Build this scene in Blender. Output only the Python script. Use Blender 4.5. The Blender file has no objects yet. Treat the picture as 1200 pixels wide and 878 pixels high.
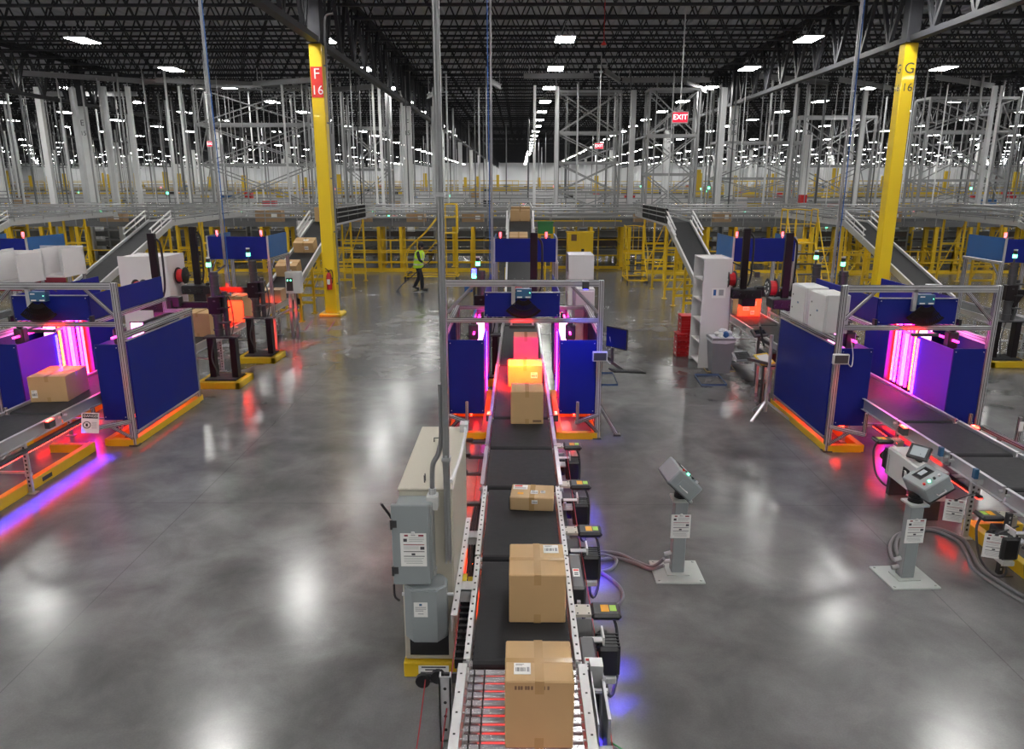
import bpy, math, random
from mathutils import Vector, Matrix, Euler
R = math.radians
SC = bpy.context.scene
COL = SC.collection
random.seed(7)

# ------------------------------------------------------------------ camera
CAM_H = 4.1
FPX = 867.0
PITCH = R(14.55)
YAW = math.atan(8 / FPX / math.cos(PITCH))
cd = bpy.data.cameras.new('camera'); cam = bpy.data.objects.new('camera', cd); COL.objects.link(cam)
cam.location = (0, 0, CAM_H); cam.rotation_euler = (math.pi / 2 - PITCH, 0, YAW)
cd.sensor_width = 36; cd.lens = 36 * FPX / 1200; cd.clip_start = .1; cd.clip_end = 600
SC.camera = cam
SC.view_settings.view_transform = 'Standard'; SC.view_settings.look = 'None'
SC.view_settings.gamma = 1; SC.view_settings.exposure = 0.16; SC.view_settings.use_curve_mapping = False

def seen(X, Y, Z):
    c, s = math.cos(YAW), math.sin(YAW)
    a = c * X + s * Y; b = -s * X + c * Y; h = Z - CAM_H
    f = b * math.cos(PITCH) - h * math.sin(PITCH); up = b * math.sin(PITCH) + h * math.cos(PITCH)
    if f < .5: return None
    return 600 + FPX * a / f, 439 - FPX * up / f
def fl(px, py, z=0.0):                       # where a sight line of the survey photo meets height z
    u = (px - 600) / FPX; v = (439 - py) / FPX
    d = (u, math.cos(PITCH) + v * math.sin(PITCH), -math.sin(PITCH) + v * math.cos(PITCH))
    c, s = math.cos(YAW), math.sin(YAW)
    d = (c * d[0] - s * d[1], s * d[0] + c * d[1], d[2]); t = (z - CAM_H) / d[2]
    return Vector((d[0] * t, d[1] * t, z))

# ------------------------------------------------------------------ materials
MAT = {}
def pm(name, col, rough=.5, metal=0.0, var=.12, scale=6.0, bump=0.0, coat=0.0, spec=.5):
    m = bpy.data.materials.new(name); m.use_nodes = True
    nt = m.node_tree; b = nt.nodes['Principled BSDF']
    tc = nt.nodes.new('ShaderNodeTexCoord'); nz = nt.nodes.new('ShaderNodeTexNoise')
    nz.inputs['Scale'].default_value = scale; nz.inputs['Detail'].default_value = 5
    nt.links.new(tc.outputs['Object'], nz.inputs['Vector'])
    mx = nt.nodes.new('ShaderNodeMix'); mx.data_type = 'RGBA'
    mx.inputs['A'].default_value = (*[max(0, c * (1 - var)) for c in col], 1)
    mx.inputs['B'].default_value = (*[min(1, c * (1 + var)) for c in col], 1)
    nt.links.new(nz.outputs['Fac'], mx.inputs['Factor']); nt.links.new(mx.outputs['Result'], b.inputs['Base Color'])
    mr = nt.nodes.new('ShaderNodeMapRange'); mr.inputs['To Min'].default_value = max(.03, rough - .07); mr.inputs['To Max'].default_value = min(1, rough + .07)
    nt.links.new(nz.outputs['Fac'], mr.inputs['Value']); nt.links.new(mr.outputs['Result'], b.inputs['Roughness'])
    b.inputs['Metallic'].default_value = metal; b.inputs['Specular IOR Level'].default_value = spec
    if coat: b.inputs['Coat Weight'].default_value = coat
    if bump:
        bp = nt.nodes.new('ShaderNodeBump'); bp.inputs['Strength'].default_value = bump; bp.inputs['Distance'].default_value = .01
        nt.links.new(nz.outputs['Fac'], bp.inputs['Height']); nt.links.new(bp.outputs['Normal'], b.inputs['Normal'])
    MAT[name] = m; return m
def em(name, col, strength, base=(.8, .8, .8)):
    m = bpy.data.materials.new(name); m.use_nodes = True
    b = m.node_tree.nodes['Principled BSDF']
    b.inputs['Base Color'].default_value = (*base, 1); b.inputs['Emission Color'].default_value = (*col, 1)
    b.inputs['Emission Strength'].default_value = strength; MAT[name] = m; return m

pm('aluminium', (.62, .62, .64), .36, .75, .06)
pm('galvanised', (.56, .57, .58), .42, .6, .12, 9)
pm('pipe_steel', (.60, .61, .62), .45, .45, .10, 3)
pm('dark_steel', (.035, .036, .042), .55, .3, .2)
pm('roof_paint', (.030, .031, .036), .6, .2, .2)
pm('black', (.012, .012, .014), .42, 0, .2)
pm('black_matte', (.008, .008, .009), .8, 0, .2, 6, 0, 0, .2)
pm('steel_mid', (.30, .305, .31), .42, .5, .15, 3)
pm('steel_dark', (.15, .155, .16), .45, .4, .2, 3)
pm('lining', (.10, .045, .60), .5, 0, .05, 3)  # inside of the blue panels, with the lamps' violet light put into the colour
pm('rack_brown', (.07, .055, .05), .6, 0, .3, 2)
pm('maroon_black', (.010, .006, .008), .45, 0, .2, 6, 0, 0, .3)
pm('belt', (.018, .0185, .021), .6, 0, .2, 14, .15, 0, .28)
pm('rail_white', (.66, .66, .66), .45, .1, .08)
pm('hole', (.03, .03, .03), .8)
pm('yellow', (.72, .47, .012), .42, 0, .08, 4)
pm('yellow_far', (.66, .45, .03), .5, 0, .12, 4)
pm('yellow_column', (.86, .60, .012), .40, 0, .05, 2, 0, .2)
pm('beige', (.52, .49, .41), .42, 0, .05, 3)
pm('panel_gray', (.27, .30, .31), .40, 0, .05, 3, 0, .2)
pm('grey_base', (.46, .50, .48), .45, 0, .05, 3)
pm('navy', (.006, .014, .19), .5, 0, .12, 3, 0, 0, .22)
pm('royal_blue', (.014, .10, .30), .42, 0, .08, 3)
pm('scanner_blue', (.03, .11, .22), .35, 0, .08)
pm('white_board', (.68, .66, .66), .5, 0, .04, 3)
pm('light_gray', (.60, .61, .60), .45, 0, .05)
pm('white_column', (.72, .73, .73), .5, 0, .05, 2)
pm('paper', (.80, .80, .78), .7, 0, .03, 20)
pm('ink', (.06, .06, .07), .7)
pm('ink_soft', (.34, .34, .35), .7)
pm('maroon', (.25, .02, .04), .6)
pm('red', (.55, .015, .02), .4, 0, .1)
pm('red_plate', (.72, .03, .025), .4, 0, .05)
pm('orange_label', (.85, .38, .01), .5)
pm('yellow_label', (.85, .70, .02), .5)
pm('green_label', (.42, .70, .10), .5)
pm('tape_brown', (.45, .29, .13), .18, 0, .10, 12)
pm('cable', (.055, .055, .06), .45, 0, .1)
pm('conduit_gray', (.20, .20, .21), .42, 0, .1)
pm('blue_cable', (.03, .12, .40), .5)
pm('red_cord', (.35, .02, .03), .5)
pm('roller', (.66, .66, .67), .24, .85, .06, 20)
pm('trash_gray', (.22, .23, .25), .5, 0, .08)
pm('bag', (.62, .64, .68), .35, 0, .2, 20)
pm('hivis', (.52, .85, .03), .6, 0, .08, 12)
pm('hivis_stripe', (.62, .62, .60), .35)
pm('cloth_dark', (.018, .018, .024), .85, 0, .2, 20)
pm('skin', (.32, .19, .13), .55, 0, .06)
pm('hair', (.012, .01, .009), .6)
pm('shoe', (.02, .02, .02), .5)
pm('green_tote', (.03, .20, .06), .5)
pm('wall_paint', (.86, .87, .88), .7, 0, .04, .2)
pm('gunmetal', (.085, .085, .09), .38, .6, .1)
pm('screen', (.015, .017, .022), .15)
pm('tape_blue', (.05, .10, .24), .5)
pm('tape_red', (.30, .05, .06), .5)
pm('tape_tan', (.45, .33, .16), .5)
pm('tote_gray', (.32, .33, .35), .5)
pm('copper_brown', (.16, .09, .05), .6)
em('lamp', (1, .985, .95), 62)
em('red_led', (1, .012, .004), 34)
em('red_glow', (1, .014, .006), 14)
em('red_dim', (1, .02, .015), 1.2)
em('hot_led', (1, .07, .003), 10)
em('magenta_led', (1, .004, .30), 9)
em('magenta_dim', (1, .012, .35), 5)
em('white_led', (1, .10, .70), 4.5)
em('front_led', (1, .22, .6), 8)
em('red_floor', (1, .014, .004), 20)
em('hot_under', (1, .045, .003), 75)
em('blue_led', (.012, .012, 1), 18)
em('blue_glow', (.10, .06, 1), 22)
em('violet_led', (.16, .012, 1), 24)
em('green_lamp', (.10, 1, .50), 4)
em('red_lamp', (1, .05, .08), 3)
em('exit_face', (1, .015, .06), .75, (.5, .02, .04))
em('exit_text', (1, .75, .78), 2.6)
em('lit_screen', (.75, .85, .9), .30, (.1, .1, .1))

def cardboard(name, col):
    m = pm(name, col, .72, 0, .10, 3.0)
    nt = m.node_tree; b = nt.nodes['Principled BSDF']
    tc = nt.nodes.new('ShaderNodeTexCoord'); w = nt.nodes.new('ShaderNodeTexWave'); w.inputs['Scale'].default_value = 60; w.inputs['Distortion'].default_value = .6
    nt.links.new(tc.outputs['Object'], w.inputs['Vector'])
    bp = nt.nodes.new('ShaderNodeBump'); bp.inputs['Strength'].default_value = .06; bp.inputs['Distance'].default_value = .003
    nt.links.new(w.outputs['Fac'], bp.inputs['Height']); nt.links.new(bp.outputs['Normal'], b.inputs['Normal'])
cardboard('kraft', (.50, .325, .155)); cardboard('kraft_light', (.53, .36, .19)); cardboard('kraft_dark', (.36, .235, .13))

def floor_material():
    m = bpy.data.materials.new('polished_concrete'); m.use_nodes = True; nt = m.node_tree; b = nt.nodes['Principled BSDF']
    tc = nt.nodes.new('ShaderNodeTexCoord')
    def noise(scale, det, rough=.5, dist=0):
        n = nt.nodes.new('ShaderNodeTexNoise'); n.inputs['Scale'].default_value = scale; n.inputs['Detail'].default_value = det
        n.inputs['Roughness'].default_value = rough; n.inputs['Distortion'].default_value = dist
        nt.links.new(tc.outputs['Object'], n.inputs['Vector']); return n
    a = noise(.42, 5, .5, .8); c = noise(1.5, 5, .6, .4); g = noise(60, 3, .6)
    def rng(src, a0, a1, b0, b1):
        m_ = nt.nodes.new('ShaderNodeMapRange'); m_.interpolation_type = 'SMOOTHSTEP'
        for k_, v_ in (('From Min', a0), ('From Max', a1), ('To Min', b0), ('To Max', b1)): m_.inputs[k_].default_value = v_
        nt.links.new(src, m_.inputs['Value']); return m_.outputs['Result']
    va = rng(a.outputs['Fac'], .25, .78, .105, .225); vc = rng(c.outputs['Fac'], .22, .80, .72, 1.18); vg = rng(g.outputs['Fac'], .3, .7, .94, 1.05)
    mu = nt.nodes.new('ShaderNodeMath'); mu.operation = 'MULTIPLY'; nt.links.new(va, mu.inputs[0]); nt.links.new(vc, mu.inputs[1])
    mu2 = nt.nodes.new('ShaderNodeMath'); mu2.operation = 'MULTIPLY'; nt.links.new(mu.outputs[0], mu2.inputs[0]); nt.links.new(vg, mu2.inputs[1])
    mx = nt.nodes.new('ShaderNodeCombineColor'); 
    for ch in range(3): nt.links.new(mu2.outputs[0], mx.inputs[ch])
    # saw-cut joints between the slabs
    br = nt.nodes.new('ShaderNodeTexBrick'); br.offset = 0; br.inputs['Scale'].default_value = 1; br.inputs['Brick Width'].default_value = 4.3; br.inputs['Row Height'].default_value = 4.5
    br.inputs['Mortar Size'].default_value = .006; br.inputs['Mortar Smooth'].default_value = .1
    br.inputs['Color1'].default_value = (1, 1, 1, 1); br.inputs['Color2'].default_value = (1, 1, 1, 1); br.inputs['Mortar'].default_value = (.72, .72, .72, 1)
    nt.links.new(tc.outputs['Object'], br.inputs['Vector'])
    m2 = nt.nodes.new('ShaderNodeMix'); m2.data_type = 'RGBA'; m2.blend_type = 'MULTIPLY'; m2.inputs['Factor'].default_value = 1
    nt.links.new(mx.outputs['Color'], m2.inputs['A']); nt.links.new(br.outputs['Color'], m2.inputs['B'])
    nt.links.new(m2.outputs['Result'], b.inputs['Base Color'])
    mr = nt.nodes.new('ShaderNodeMapRange'); mr.inputs['From Min'].default_value = .2; mr.inputs['From Max'].default_value = .8
    mr.inputs['To Min'].default_value = .165; mr.inputs['To Max'].default_value = .242
    nt.links.new(c.outputs['Fac'], mr.inputs['Value']); nt.links.new(mr.outputs['Result'], b.inputs['Roughness'])
    b.inputs['Specular IOR Level'].default_value = .62
    MAT['floor'] = m
floor_material()
pm('deck', (.55, .56, .60), .5, .2, .10, .5)

# ------------------------------------------------------------------ mesh builder
class MB:
    def __init__(s): s.v = []; s.f = []; s.fm = []; s.mats = []; s.cur = 0; s.x = None
    def mat(s, name):
        if name not in s.mats: s.mats.append(name)
        s.cur = s.mats.index(name); return s
    def add(s, vs, fs):
        if not s.mats: s.mats.append(None)
        o = len(s.v)
        if s.x is not None: vs = [s.x @ Vector(p) for p in vs]
        s.v += [tuple(p) for p in vs]; s.f += [tuple(i + o for i in f) for f in fs]; s.fm += [s.cur] * len(fs); return s
    def box(s, c, d, ch=0, rot=None):
        hx, hy, hz = d[0] / 2, d[1] / 2, d[2] / 2; c = Vector(c)
        if ch <= 0 or ch >= min(hx, hy, hz):
            vs = [Vector((i * hx, j * hy, k * hz)) for i in (-1, 1) for j in (-1, 1) for k in (-1, 1)]
            fs = [(0, 1, 3, 2), (4, 6, 7, 5), (0, 4, 5, 1), (2, 3, 7, 6), (0, 2, 6, 4), (1, 5, 7, 3)]
        else:
            vs = []; idx = {}
            for i in (-1, 1):
                for j in (-1, 1):
                    for k in (-1, 1):
                        for a in range(3):
                            e = [hx - ch, hy - ch, hz - ch]; e[a] = (hx, hy, hz)[a]
                            idx[(i, j, k, a)] = len(vs); vs.append(Vector((i * e[0], j * e[1], k * e[2])))
            fs = []
            for sg in (-1, 1):
                q = [(sg, -1, -1), (sg, 1, -1), (sg, 1, 1), (sg, -1, 1)]
                for a in range(3):
                    cs = []
                    for (p, u, w) in q:
                        t = [0, 0, 0]; t[a] = p; t[(a + 1) % 3] = u; t[(a + 2) % 3] = w; cs.append(idx[(*t, a)])
                    fs.append(tuple(cs if sg > 0 else cs[::-1]))
            for a in range(3):
                b_, c_ = (a + 1) % 3, (a + 2) % 3
                for j in (-1, 1):
                    for k in (-1, 1):
                        t0 = [0, 0, 0]; t0[a] = -1; t0[b_] = j; t0[c_] = k; t1 = list(t0); t1[a] = 1
                        f = (idx[(*t0, b_)], idx[(*t1, b_)], idx[(*t1, c_)], idx[(*t0, c_)])
                        fs.append(f if j * k < 0 else f[::-1])
            for i in (-1, 1):
                for j in (-1, 1):
                    for k in (-1, 1):
                        f = tuple(idx[(i, j, k, a)] for a in range(3)); fs.append(f if i * j * k > 0 else f[::-1])
        if rot is not None: vs = [rot @ p for p in vs]
        return s.add([p + c for p in vs], fs)
    def b2(s, a, b, ch=0):
        return s.box([(p + q) / 2 for p, q in zip(a, b)], [abs(q - p) for p, q in zip(a, b)], ch)
    def bar(s, p0, p1, w, h=None, ch=0):
        p0 = Vector(p0); p1 = Vector(p1); h = h or w; d = p1 - p0; L = d.length
        if L < 1e-6: return s
        z = d.normalized(); up = Vector((0, 0, 1)) if abs(z.z) < .95 else Vector((0, 1, 0))
        x = up.cross(z).normalized(); y = z.cross(x)
        return s.box((p0 + p1) / 2, (w, h, L), ch, Matrix((x, y, z)).transposed())
    def cyl(s, p0, p1, r, n=10, r2=None):
        p0 = Vector(p0); p1 = Vector(p1); r2 = r if r2 is None else r2; z = (p1 - p0).normalized()
        up = Vector((0, 0, 1)) if abs(z.z) < .95 else Vector((0, 1, 0)); x = up.cross(z).normalized(); y = z.cross(x)
        vs = []
        for q, rr in ((p0, r), (p1, r2)):
            vs += [q + (x * math.cos(2 * math.pi * i / n) + y * math.sin(2 * math.pi * i / n)) * rr for i in range(n)]
        fs = [(i, (i + 1) % n, n + (i + 1) % n, n + i) for i in range(n)] + [tuple(range(n))[::-1], tuple(range(n, 2 * n))]
        return s.add(vs, fs)
    def tube(s, pts, r, n=8, sub=5, closed=False):
        P = [Vector(p) for p in pts]
        if sub > 1 and len(P) > 2:
            Q = []
            for i in range(len(P) - 1):
                a = P[max(0, i - 1)]; b = P[i]; c = P[i + 1]; d = P[min(len(P) - 1, i + 2)]
                for k in range(sub):
                    t = k / sub
                    Q.append(.5 * (2 * b + (c - a) * t + (2 * a - 5 * b + 4 * c - d) * t * t + (3 * b - a - 3 * c + d) * t ** 3))
            Q.append(P[-1]); P = Q
        vs = []; fs = []; nrm = None
        for i, p in enumerate(P):
            t = (P[min(i + 1, len(P) - 1)] - P[max(i - 1, 0)]).normalized()
            if nrm is None:
                up = Vector((0, 0, 1)) if abs(t.z) < .9 else Vector((1, 0, 0)); nrm = up.cross(t).normalized()
            else:
                nrm = (nrm - t * nrm.dot(t)).normalized()
            b = t.cross(nrm); rr = r(i / (len(P) - 1)) if callable(r) else r
            vs += [p + (nrm * math.cos(2 * math.pi * k / n) + b * math.sin(2 * math.pi * k / n)) * rr for k in range(n)]
        for i in range(len(P) - 1):
            for k in range(n):
                fs.append((i * n + k, i * n + (k + 1) % n, (i + 1) * n + (k + 1) % n, (i + 1) * n + k))
        fs += [tuple(range(n))[::-1], tuple(range((len(P) - 1) * n, len(P) * n))]
        return s.add(vs, fs)
    def prism(s, poly, a0, a1, axis='z'):
        n = len(poly)
        def p(u, w, t): return {'z': (u, w, t), 'y': (u, t, w), 'x': (t, u, w)}[axis]
        vs = [p(u, w, a0) for u, w in poly] + [p(u, w, a1) for u, w in poly]
        fs = [(i, (i + 1) % n, n + (i + 1) % n, n + i) for i in range(n)] + [tuple(range(n))[::-1], tuple(range(n, 2 * n))]
        return s.add(vs, fs)
    def lathe(s, prof, c=(0, 0, 0), n=16, rot=None):
        vs = []; fs = []; c = Vector(c)
        for r, z in prof:
            for i in range(n):
                q = Vector((r * math.cos(2 * math.pi * i / n), r * math.sin(2 * math.pi * i / n), z))
                vs.append((rot @ q if rot is not None else q) + c)
        for j in range(len(prof) - 1):
            for i in range(n): fs.append((j * n + i, j * n + (i + 1) % n, (j + 1) * n + (i + 1) % n, (j + 1) * n + i))
        fs += [tuple(range(n))[::-1], tuple(range((len(prof) - 1) * n, len(prof) * n))]
        return s.add(vs, fs)
    def mesh(s, name, mat=None, smooth=False):
        me = bpy.data.meshes.new(name); me.from_pydata(s.v, [], s.f)
        for n in s.mats: me.materials.append(MAT[n or mat])
        me.polygons.foreach_set('material_index', s.fm)
        if smooth: me.polygons.foreach_set('use_smooth', [True] * len(s.f))
        me.update(); return me
    def build(s, name, mat=None, parent=None, smooth=False, loc=None, rot=None):
        o = bpy.data.objects.new(name, s.mesh(name, mat, smooth)); COL.objects.link(o)
        if smooth:
            try:
                md = o.data; md.set_sharp_from_angle(angle=R(40))
            except Exception: pass
        if parent is not None: o.parent = parent
        if loc: o.location = loc
        if rot: o.rotation_euler = rot
        return o

def T(name, label, cat, loc=(0, 0, 0), rz=0, group=None):
    o = bpy.data.objects.new(name, None); COL.objects.link(o); o.location = loc; o.rotation_euler = (0, 0, rz); o.empty_display_size = .1
    o['label'] = label; o['category'] = cat
    if group: o['group'] = group
    return o
def tag(o, label, cat, group=None, kind=None):
    o['label'] = label; o['category'] = cat
    if group: o['group'] = group
    if kind: o['kind'] = kind
    return o
def struct(o): o['kind'] = 'structure'; return o
def copy_tree(o, parent=None, loc=None, rz=None, label=None, group=None):
    c = o.copy(); COL.objects.link(c); c.parent = parent
    if loc is not None: c.location = loc
    if rz is not None: c.rotation_euler = (0, 0, rz)
    if label: c['label'] = label
    if group: c['group'] = group
    for ch in list(o.children): copy_tree(ch, c)
    return c
ONES = ['', 'first', 'second', 'third', 'fourth', 'fifth', 'sixth', 'seventh', 'eighth', 'ninth', 'tenth', 'eleventh', 'twelfth', 'thirteenth', 'fourteenth', 'fifteenth', 'sixteenth', 'seventeenth', 'eighteenth', 'nineteenth']
def nth(i):
    if i < 20: return ONES[i]
    t = ['', '', 'twent', 'thirt', 'fort', 'fift', 'sixt', 'sevent', 'eight', 'ninet'][i // 10 % 10]
    if i >= 100: return 'farthest'
    return t + 'ieth' if i % 10 == 0 else t + 'y-' + ONES[i % 10]

FONT_CACHE = {}
def text_into(mb, body, size, pos, right=(1, 0, 0), up=(0, 0, 1), mat='ink', lift=.0015, align='CENTER'):
    key = body
    if key not in FONT_CACHE:
        cu = bpy.data.curves.new('txt', 'FONT'); cu.body = body; cu.size = 1; cu.align_x = 'CENTER'; cu.align_y = 'CENTER'; cu.resolution_u = 3
        o = bpy.data.objects.new('txt', cu); COL.objects.link(o)
        dg = bpy.context.evaluated_depsgraph_get(); dg.update(); me = bpy.data.meshes.new_from_object(o.evaluated_get(dg))
        FONT_CACHE[key] = ([v.co.copy() for v in me.vertices], [tuple(p.vertices) for p in me.polygons])
        bpy.data.objects.remove(o); bpy.data.curves.remove(cu); bpy.data.meshes.remove(me)
    vs, fs = FONT_CACHE[key]; r = Vector(right); u = Vector(up); n = r.cross(u); p = Vector(pos) + n * lift
    mb.mat(mat).add([p + r * (v.x * size) + u * (v.y * size) for v in vs], fs)
def sheet_into(mb, c, right, up, w, h, rows, t=.002):
    """paper with printed bands; rows = (v_top, height, u0, u1, material) in fractions of the sheet"""
    r = Vector(right); u = Vector(up); n = r.cross(u); c = Vector(c); M3 = Matrix((r, u, n)).transposed()
    mb.mat('paper').box(c, (w, h, t), 0, M3)
    for (vt, hh, u0, u1, m) in rows:
        q = c + r * ((u0 + u1) / 2 - .5) * w + u * (.5 - vt - hh / 2) * h + n * (t / 2 + .0006)
        mb.mat(m).box(q, ((u1 - u0) * w, hh * h, .001), 0, M3)
NOTICE = [(.04, .05, .16, .30, 'maroon'), (.04, .05, .70, .90, 'maroon'), (.03, .04, .42, .58, 'ink_soft'), (.13, .012, .34, .92, 'ink_soft'), (.18, .012, .34, .92, 'ink_soft'), (.23, .012, .34, .86, 'ink_soft'), (.16, .09, .12, .26, 'ink'),
          (.33, .022, .12, .92, 'maroon'), (.40, .012, .12, .7, 'ink_soft'), (.45, .012, .12, .7, 'ink_soft'), (.40, .09, .76, .92, 'ink'), (.54, .02, .12, .92, 'ink'), (.60, .06, .42, .56, 'ink'), (.68, .02, .12, .92, 'ink'),
          (.75, .012, .12, .88, 'ink_soft'), (.80, .012, .12, .8, 'ink_soft'), (.85, .012, .12, .84, 'ink_soft'), (.90, .012, .2, .84, 'ink_soft')]
BARCODE = [(.10, .05, .1, .6, 'ink_soft'), (.2, .04, .1, .5, 'ink_soft')] + [(.42, .34, .1 + .075 * i, .1 + .075 * i + (.05 if i % 3 else .03), 'ink') for i in range(8)] + [(.38, .4, .76, .92, 'ink_soft')]
# ------------------------------------------------------------------ the setting
XW = 150.0; YB = 222.0; YF = -36.0; ZC = 10.62
struct(MB().b2((-XW, YF, -.3), (XW, YB, 0)).build('floor', 'floor'))
d = MB(); vs = []; fs = []; px = -XW; i = 0
while px < XW:                                            # ribbed steel deck
    for q, zz in ((0, 0), (.16, 0), (.2, .075), (.36, .075)):
        vs += [(px + q, YF, ZC + zz), (px + q, YB, ZC + zz)]
    px += .40
for k in range(len(vs) // 2 - 1): fs.append((2 * k, 2 * k + 1, 2 * k + 3, 2 * k + 2))
struct(d.mat('deck').add(vs, fs).mat('roof_paint').b2((-XW, YF, ZC + .12), (XW, YB, ZC + .3)).build('ceiling'))
for nm, a, b in (('wall_back', (-XW, YB, 0), (XW, YB + .3, ZC + .3)), ('wall_front', (-XW, YF - .3, 0), (XW, YF, ZC + .3)),
                 ('wall_left', (-XW - .3, YF, 0), (-XW, YB, ZC + .3)), ('wall_right', (XW, YF, 0), (XW + .3, YB, ZC + .3))):
    struct(MB().b2(a, b).build(nm, 'wall_paint'))

CX0, CDX, CY0, CDY = -5.94, 17.25, 23.3, 18.0
GIRZ0, GIRZ1 = 8.03, 10.3
def xcol(k): return CX0 + CDX * k
# roof girders, one per 18 m bay on every column line
def girder_mesh():
    L = CDY
    top = MB().b2((-.10, 0, GIRZ1 - .14), (.10, L, GIRZ1)).b2((-.02, 0, GIRZ1 - .3), (.02, L, GIRZ1 - .14))
    bot = MB().b2((-.13, .25, GIRZ0), (.13, L - .25, GIRZ0 + .05)).b2((-.13, .25, GIRZ0), (-.09, L - .25, GIRZ0 + .16)).b2((.09, .25, GIRZ0), (.13, L - .25, GIRZ0 + .16))
    w = MB(); n = 9
    for i in range(n):
        y0 = .3 + (L - .6) * i / n; y1 = .3 + (L - .6) * (i + 1) / n; ym = (y0 + y1) / 2
        w.bar((0, y0, GIRZ1 - .1), (0, ym, GIRZ0 + .1), .11); w.bar((0, ym, GIRZ0 + .1), (0, y1, GIRZ1 - .1), .11)
        w.bar((0, ym, GIRZ0 + .1), (0, ym, GIRZ1 - .1), .07)
    return top.mesh('top_chord', 'roof_paint'), bot.mesh('bottom_chord', 'dark_steel'), w.mesh('web', 'roof_paint')
GM = girder_mesh()
def anyseen(pts, m=30):
    for p in pts:
        s = seen(*p)
        if s and -m < s[0] < 1200 + m and -m < s[1] < 878 + m: return True
    return False
LINES = 'ABCDEFGHIJKLMNOPQRSTUVW'
def line_name(k): return LINES[max(0, min(22, 5 + k))]
gcount = 0
for j in range(-1, 11):
    for k in range(-8, 9):
        y = CY0 + CDY * j; x = xcol(k)
        if not anyseen([(x, y + q, z) for q in (0, 4, 9, 13, 18) for z in (8, 10.3)]): continue
        side = 'left' if k < 0 or k == 0 else 'right'
        lab = 'dark open-web roof girder, %s bay back, %s column line %s of the centre' % (nth(j + 2), nth(-k + 1) if k <= 0 else nth(k), side)
        t = T('roof_girder', lab, 'girder', (x, y, 0), 0, 'roof girders along the column lines')
        for nm, me in zip(('top_chord', 'bottom_chord', 'web'), GM):
            o = bpy.data.objects.new(nm, me); COL.objects.link(o); o.parent = t
# cream-lit lower chord of the near right girder is bare steel: same girder, lit by the fixtures beside it
# joists across the bays
def joist_mb(L, x0=0, y=0, n=22):
    m = MB().b2((x0 + .12, y - .05, 9.58), (x0 + L - .12, y + .05, 9.65)).b2((x0 + .02, y - .06, 10.46), (x0 + L - .02, y + .06, 10.54))
    for i in range(n):
        a = x0 + .3 + (L - .6) * i / n; b = x0 + .3 + (L - .6) * (i + 1) / n; c = (a + b) / 2
        m.bar((a, y, 10.48), (c, y, 9.62), .045); m.bar((c, y, 9.62), (b, y, 10.48), .045)
    return m
JM = joist_mb(CDX).mesh('roof_joist', 'roof_paint')
jl = []
for i in range(-2, 98):
    y = 23.9 + 2.03 * i
    if y > YB - 1: break
    for k in range(-8, 8):
        if anyseen([(xcol(k) + CDX * q, y, z) for q in (0, .25, .5, .75, 1) for z in (9.6, 10.5)], 20): jl.append((y, k, i))
jl.sort(key=lambda t: (t[0], abs(t[1] + .5)))
far = MB().mat('roof_paint')
for n, (y, k, i) in enumerate(jl):
    if n < 280:
        o = bpy.data.objects.new('roof_joist', JM); COL.objects.link(o); o.location = (xcol(k), y, 0)
        pos = 'centre bay' if k == 0 else '%s bay to the %s' % (nth(abs(k)), 'left' if k < 0 else 'right')
        tag(o, 'black open-web roof joist, %s from the front, %s under the deck' % (nth(i + 3), pos), 'joist', 'black roof joists')
    else:
        x0 = xcol(k) + .3; far.b2((x0, y - .05, 9.58), (x0 + CDX - .6, y + .05, 9.65)).b2((x0, y - .05, 10.46), (x0 + CDX - .6, y + .05, 10.54))
        for q in range(10):
            a = x0 + (CDX - 1) * q / 10; far.bar((a, y, 10.48), (a + CDX / 20, y, 9.62), .045); far.bar((a + CDX / 20, y, 9.62), (a + CDX / 10, y, 10.48), .045)
tag(far.build('distant_roof_joists'), 'black roof joists far back under the dark deck', 'joist', None, 'stuff')

# ------------------------------------------------------------------ high bay lights
def fixture_parts():
    h = MB().box((0, 0, .07), (.72, 1.22, .05), .01).box((0, 0, .12), (.3, .6, .06), .01)
    a = MB().box((0, 0, .035), (.66, 1.15, .02), .006)
    w = MB()
    for q in (-.42, .42):
        w.cyl((-.2, q, .09), (0, q, .58), .006, 5).cyl((.2, q, .09), (0, q, .58), .006, 5)
    return (h.mesh('housing', 'light_gray'), a.mesh('diffuser', 'lamp'), w.mesh('hanger_wire', 'galvanised'))
FMH, FMD, FMW = fixture_parts()
fx = []; LX0 = 1.62; LDX = 8.66
for j in range(-7, 28):
    y = 28.6 + 7.0 * j
    for k in range(-16, 16):
        x = LX0 + LDX * k
        vis = anyseen([(x, y, 9.0)], 8)
        near = abs(x) < 46 and y < 60
        if vis or near: fx.append((y, x, j, k, vis))
fx.sort(key=lambda t: (not t[4], t[0]))
farl = MB(); farh = MB(); nv = 0
for (y, x, j, k, vis) in fx:
    if vis and nv < 290:
        nv += 1
        row = 'row above the middle conveyor' if k == 0 else '%s row to the %s' % (nth(abs(k)), 'left' if k < 0 else 'right')
        t = T('high_bay_light', 'bright high bay light, %s one back in the %s' % (nth(j + 1) if j >= 0 else 'overhead', row), 'ceiling light', (x, y, 9.0), 0, 'high bay lights in the roof')
        for nm, me in (('housing', FMH), ('diffuser', FMD), ('hanger_wire', FMW)):
            o = bpy.data.objects.new(nm, me); COL.objects.link(o); o.parent = t
    else:
        farl.mat('lamp').box((x, y, 9.035), (.66, 1.15, .02)).mat('light_gray').box((x, y, 9.08), (.72, 1.22, .05)).mat('galvanised').cyl((x, y, 9.1), (x, y, 9.6), .01, 4)
tag(farl.build('distant_high_bay_lights'), 'small bright lights far back under the roof and above the camera', 'ceiling light', None, 'stuff')

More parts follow.
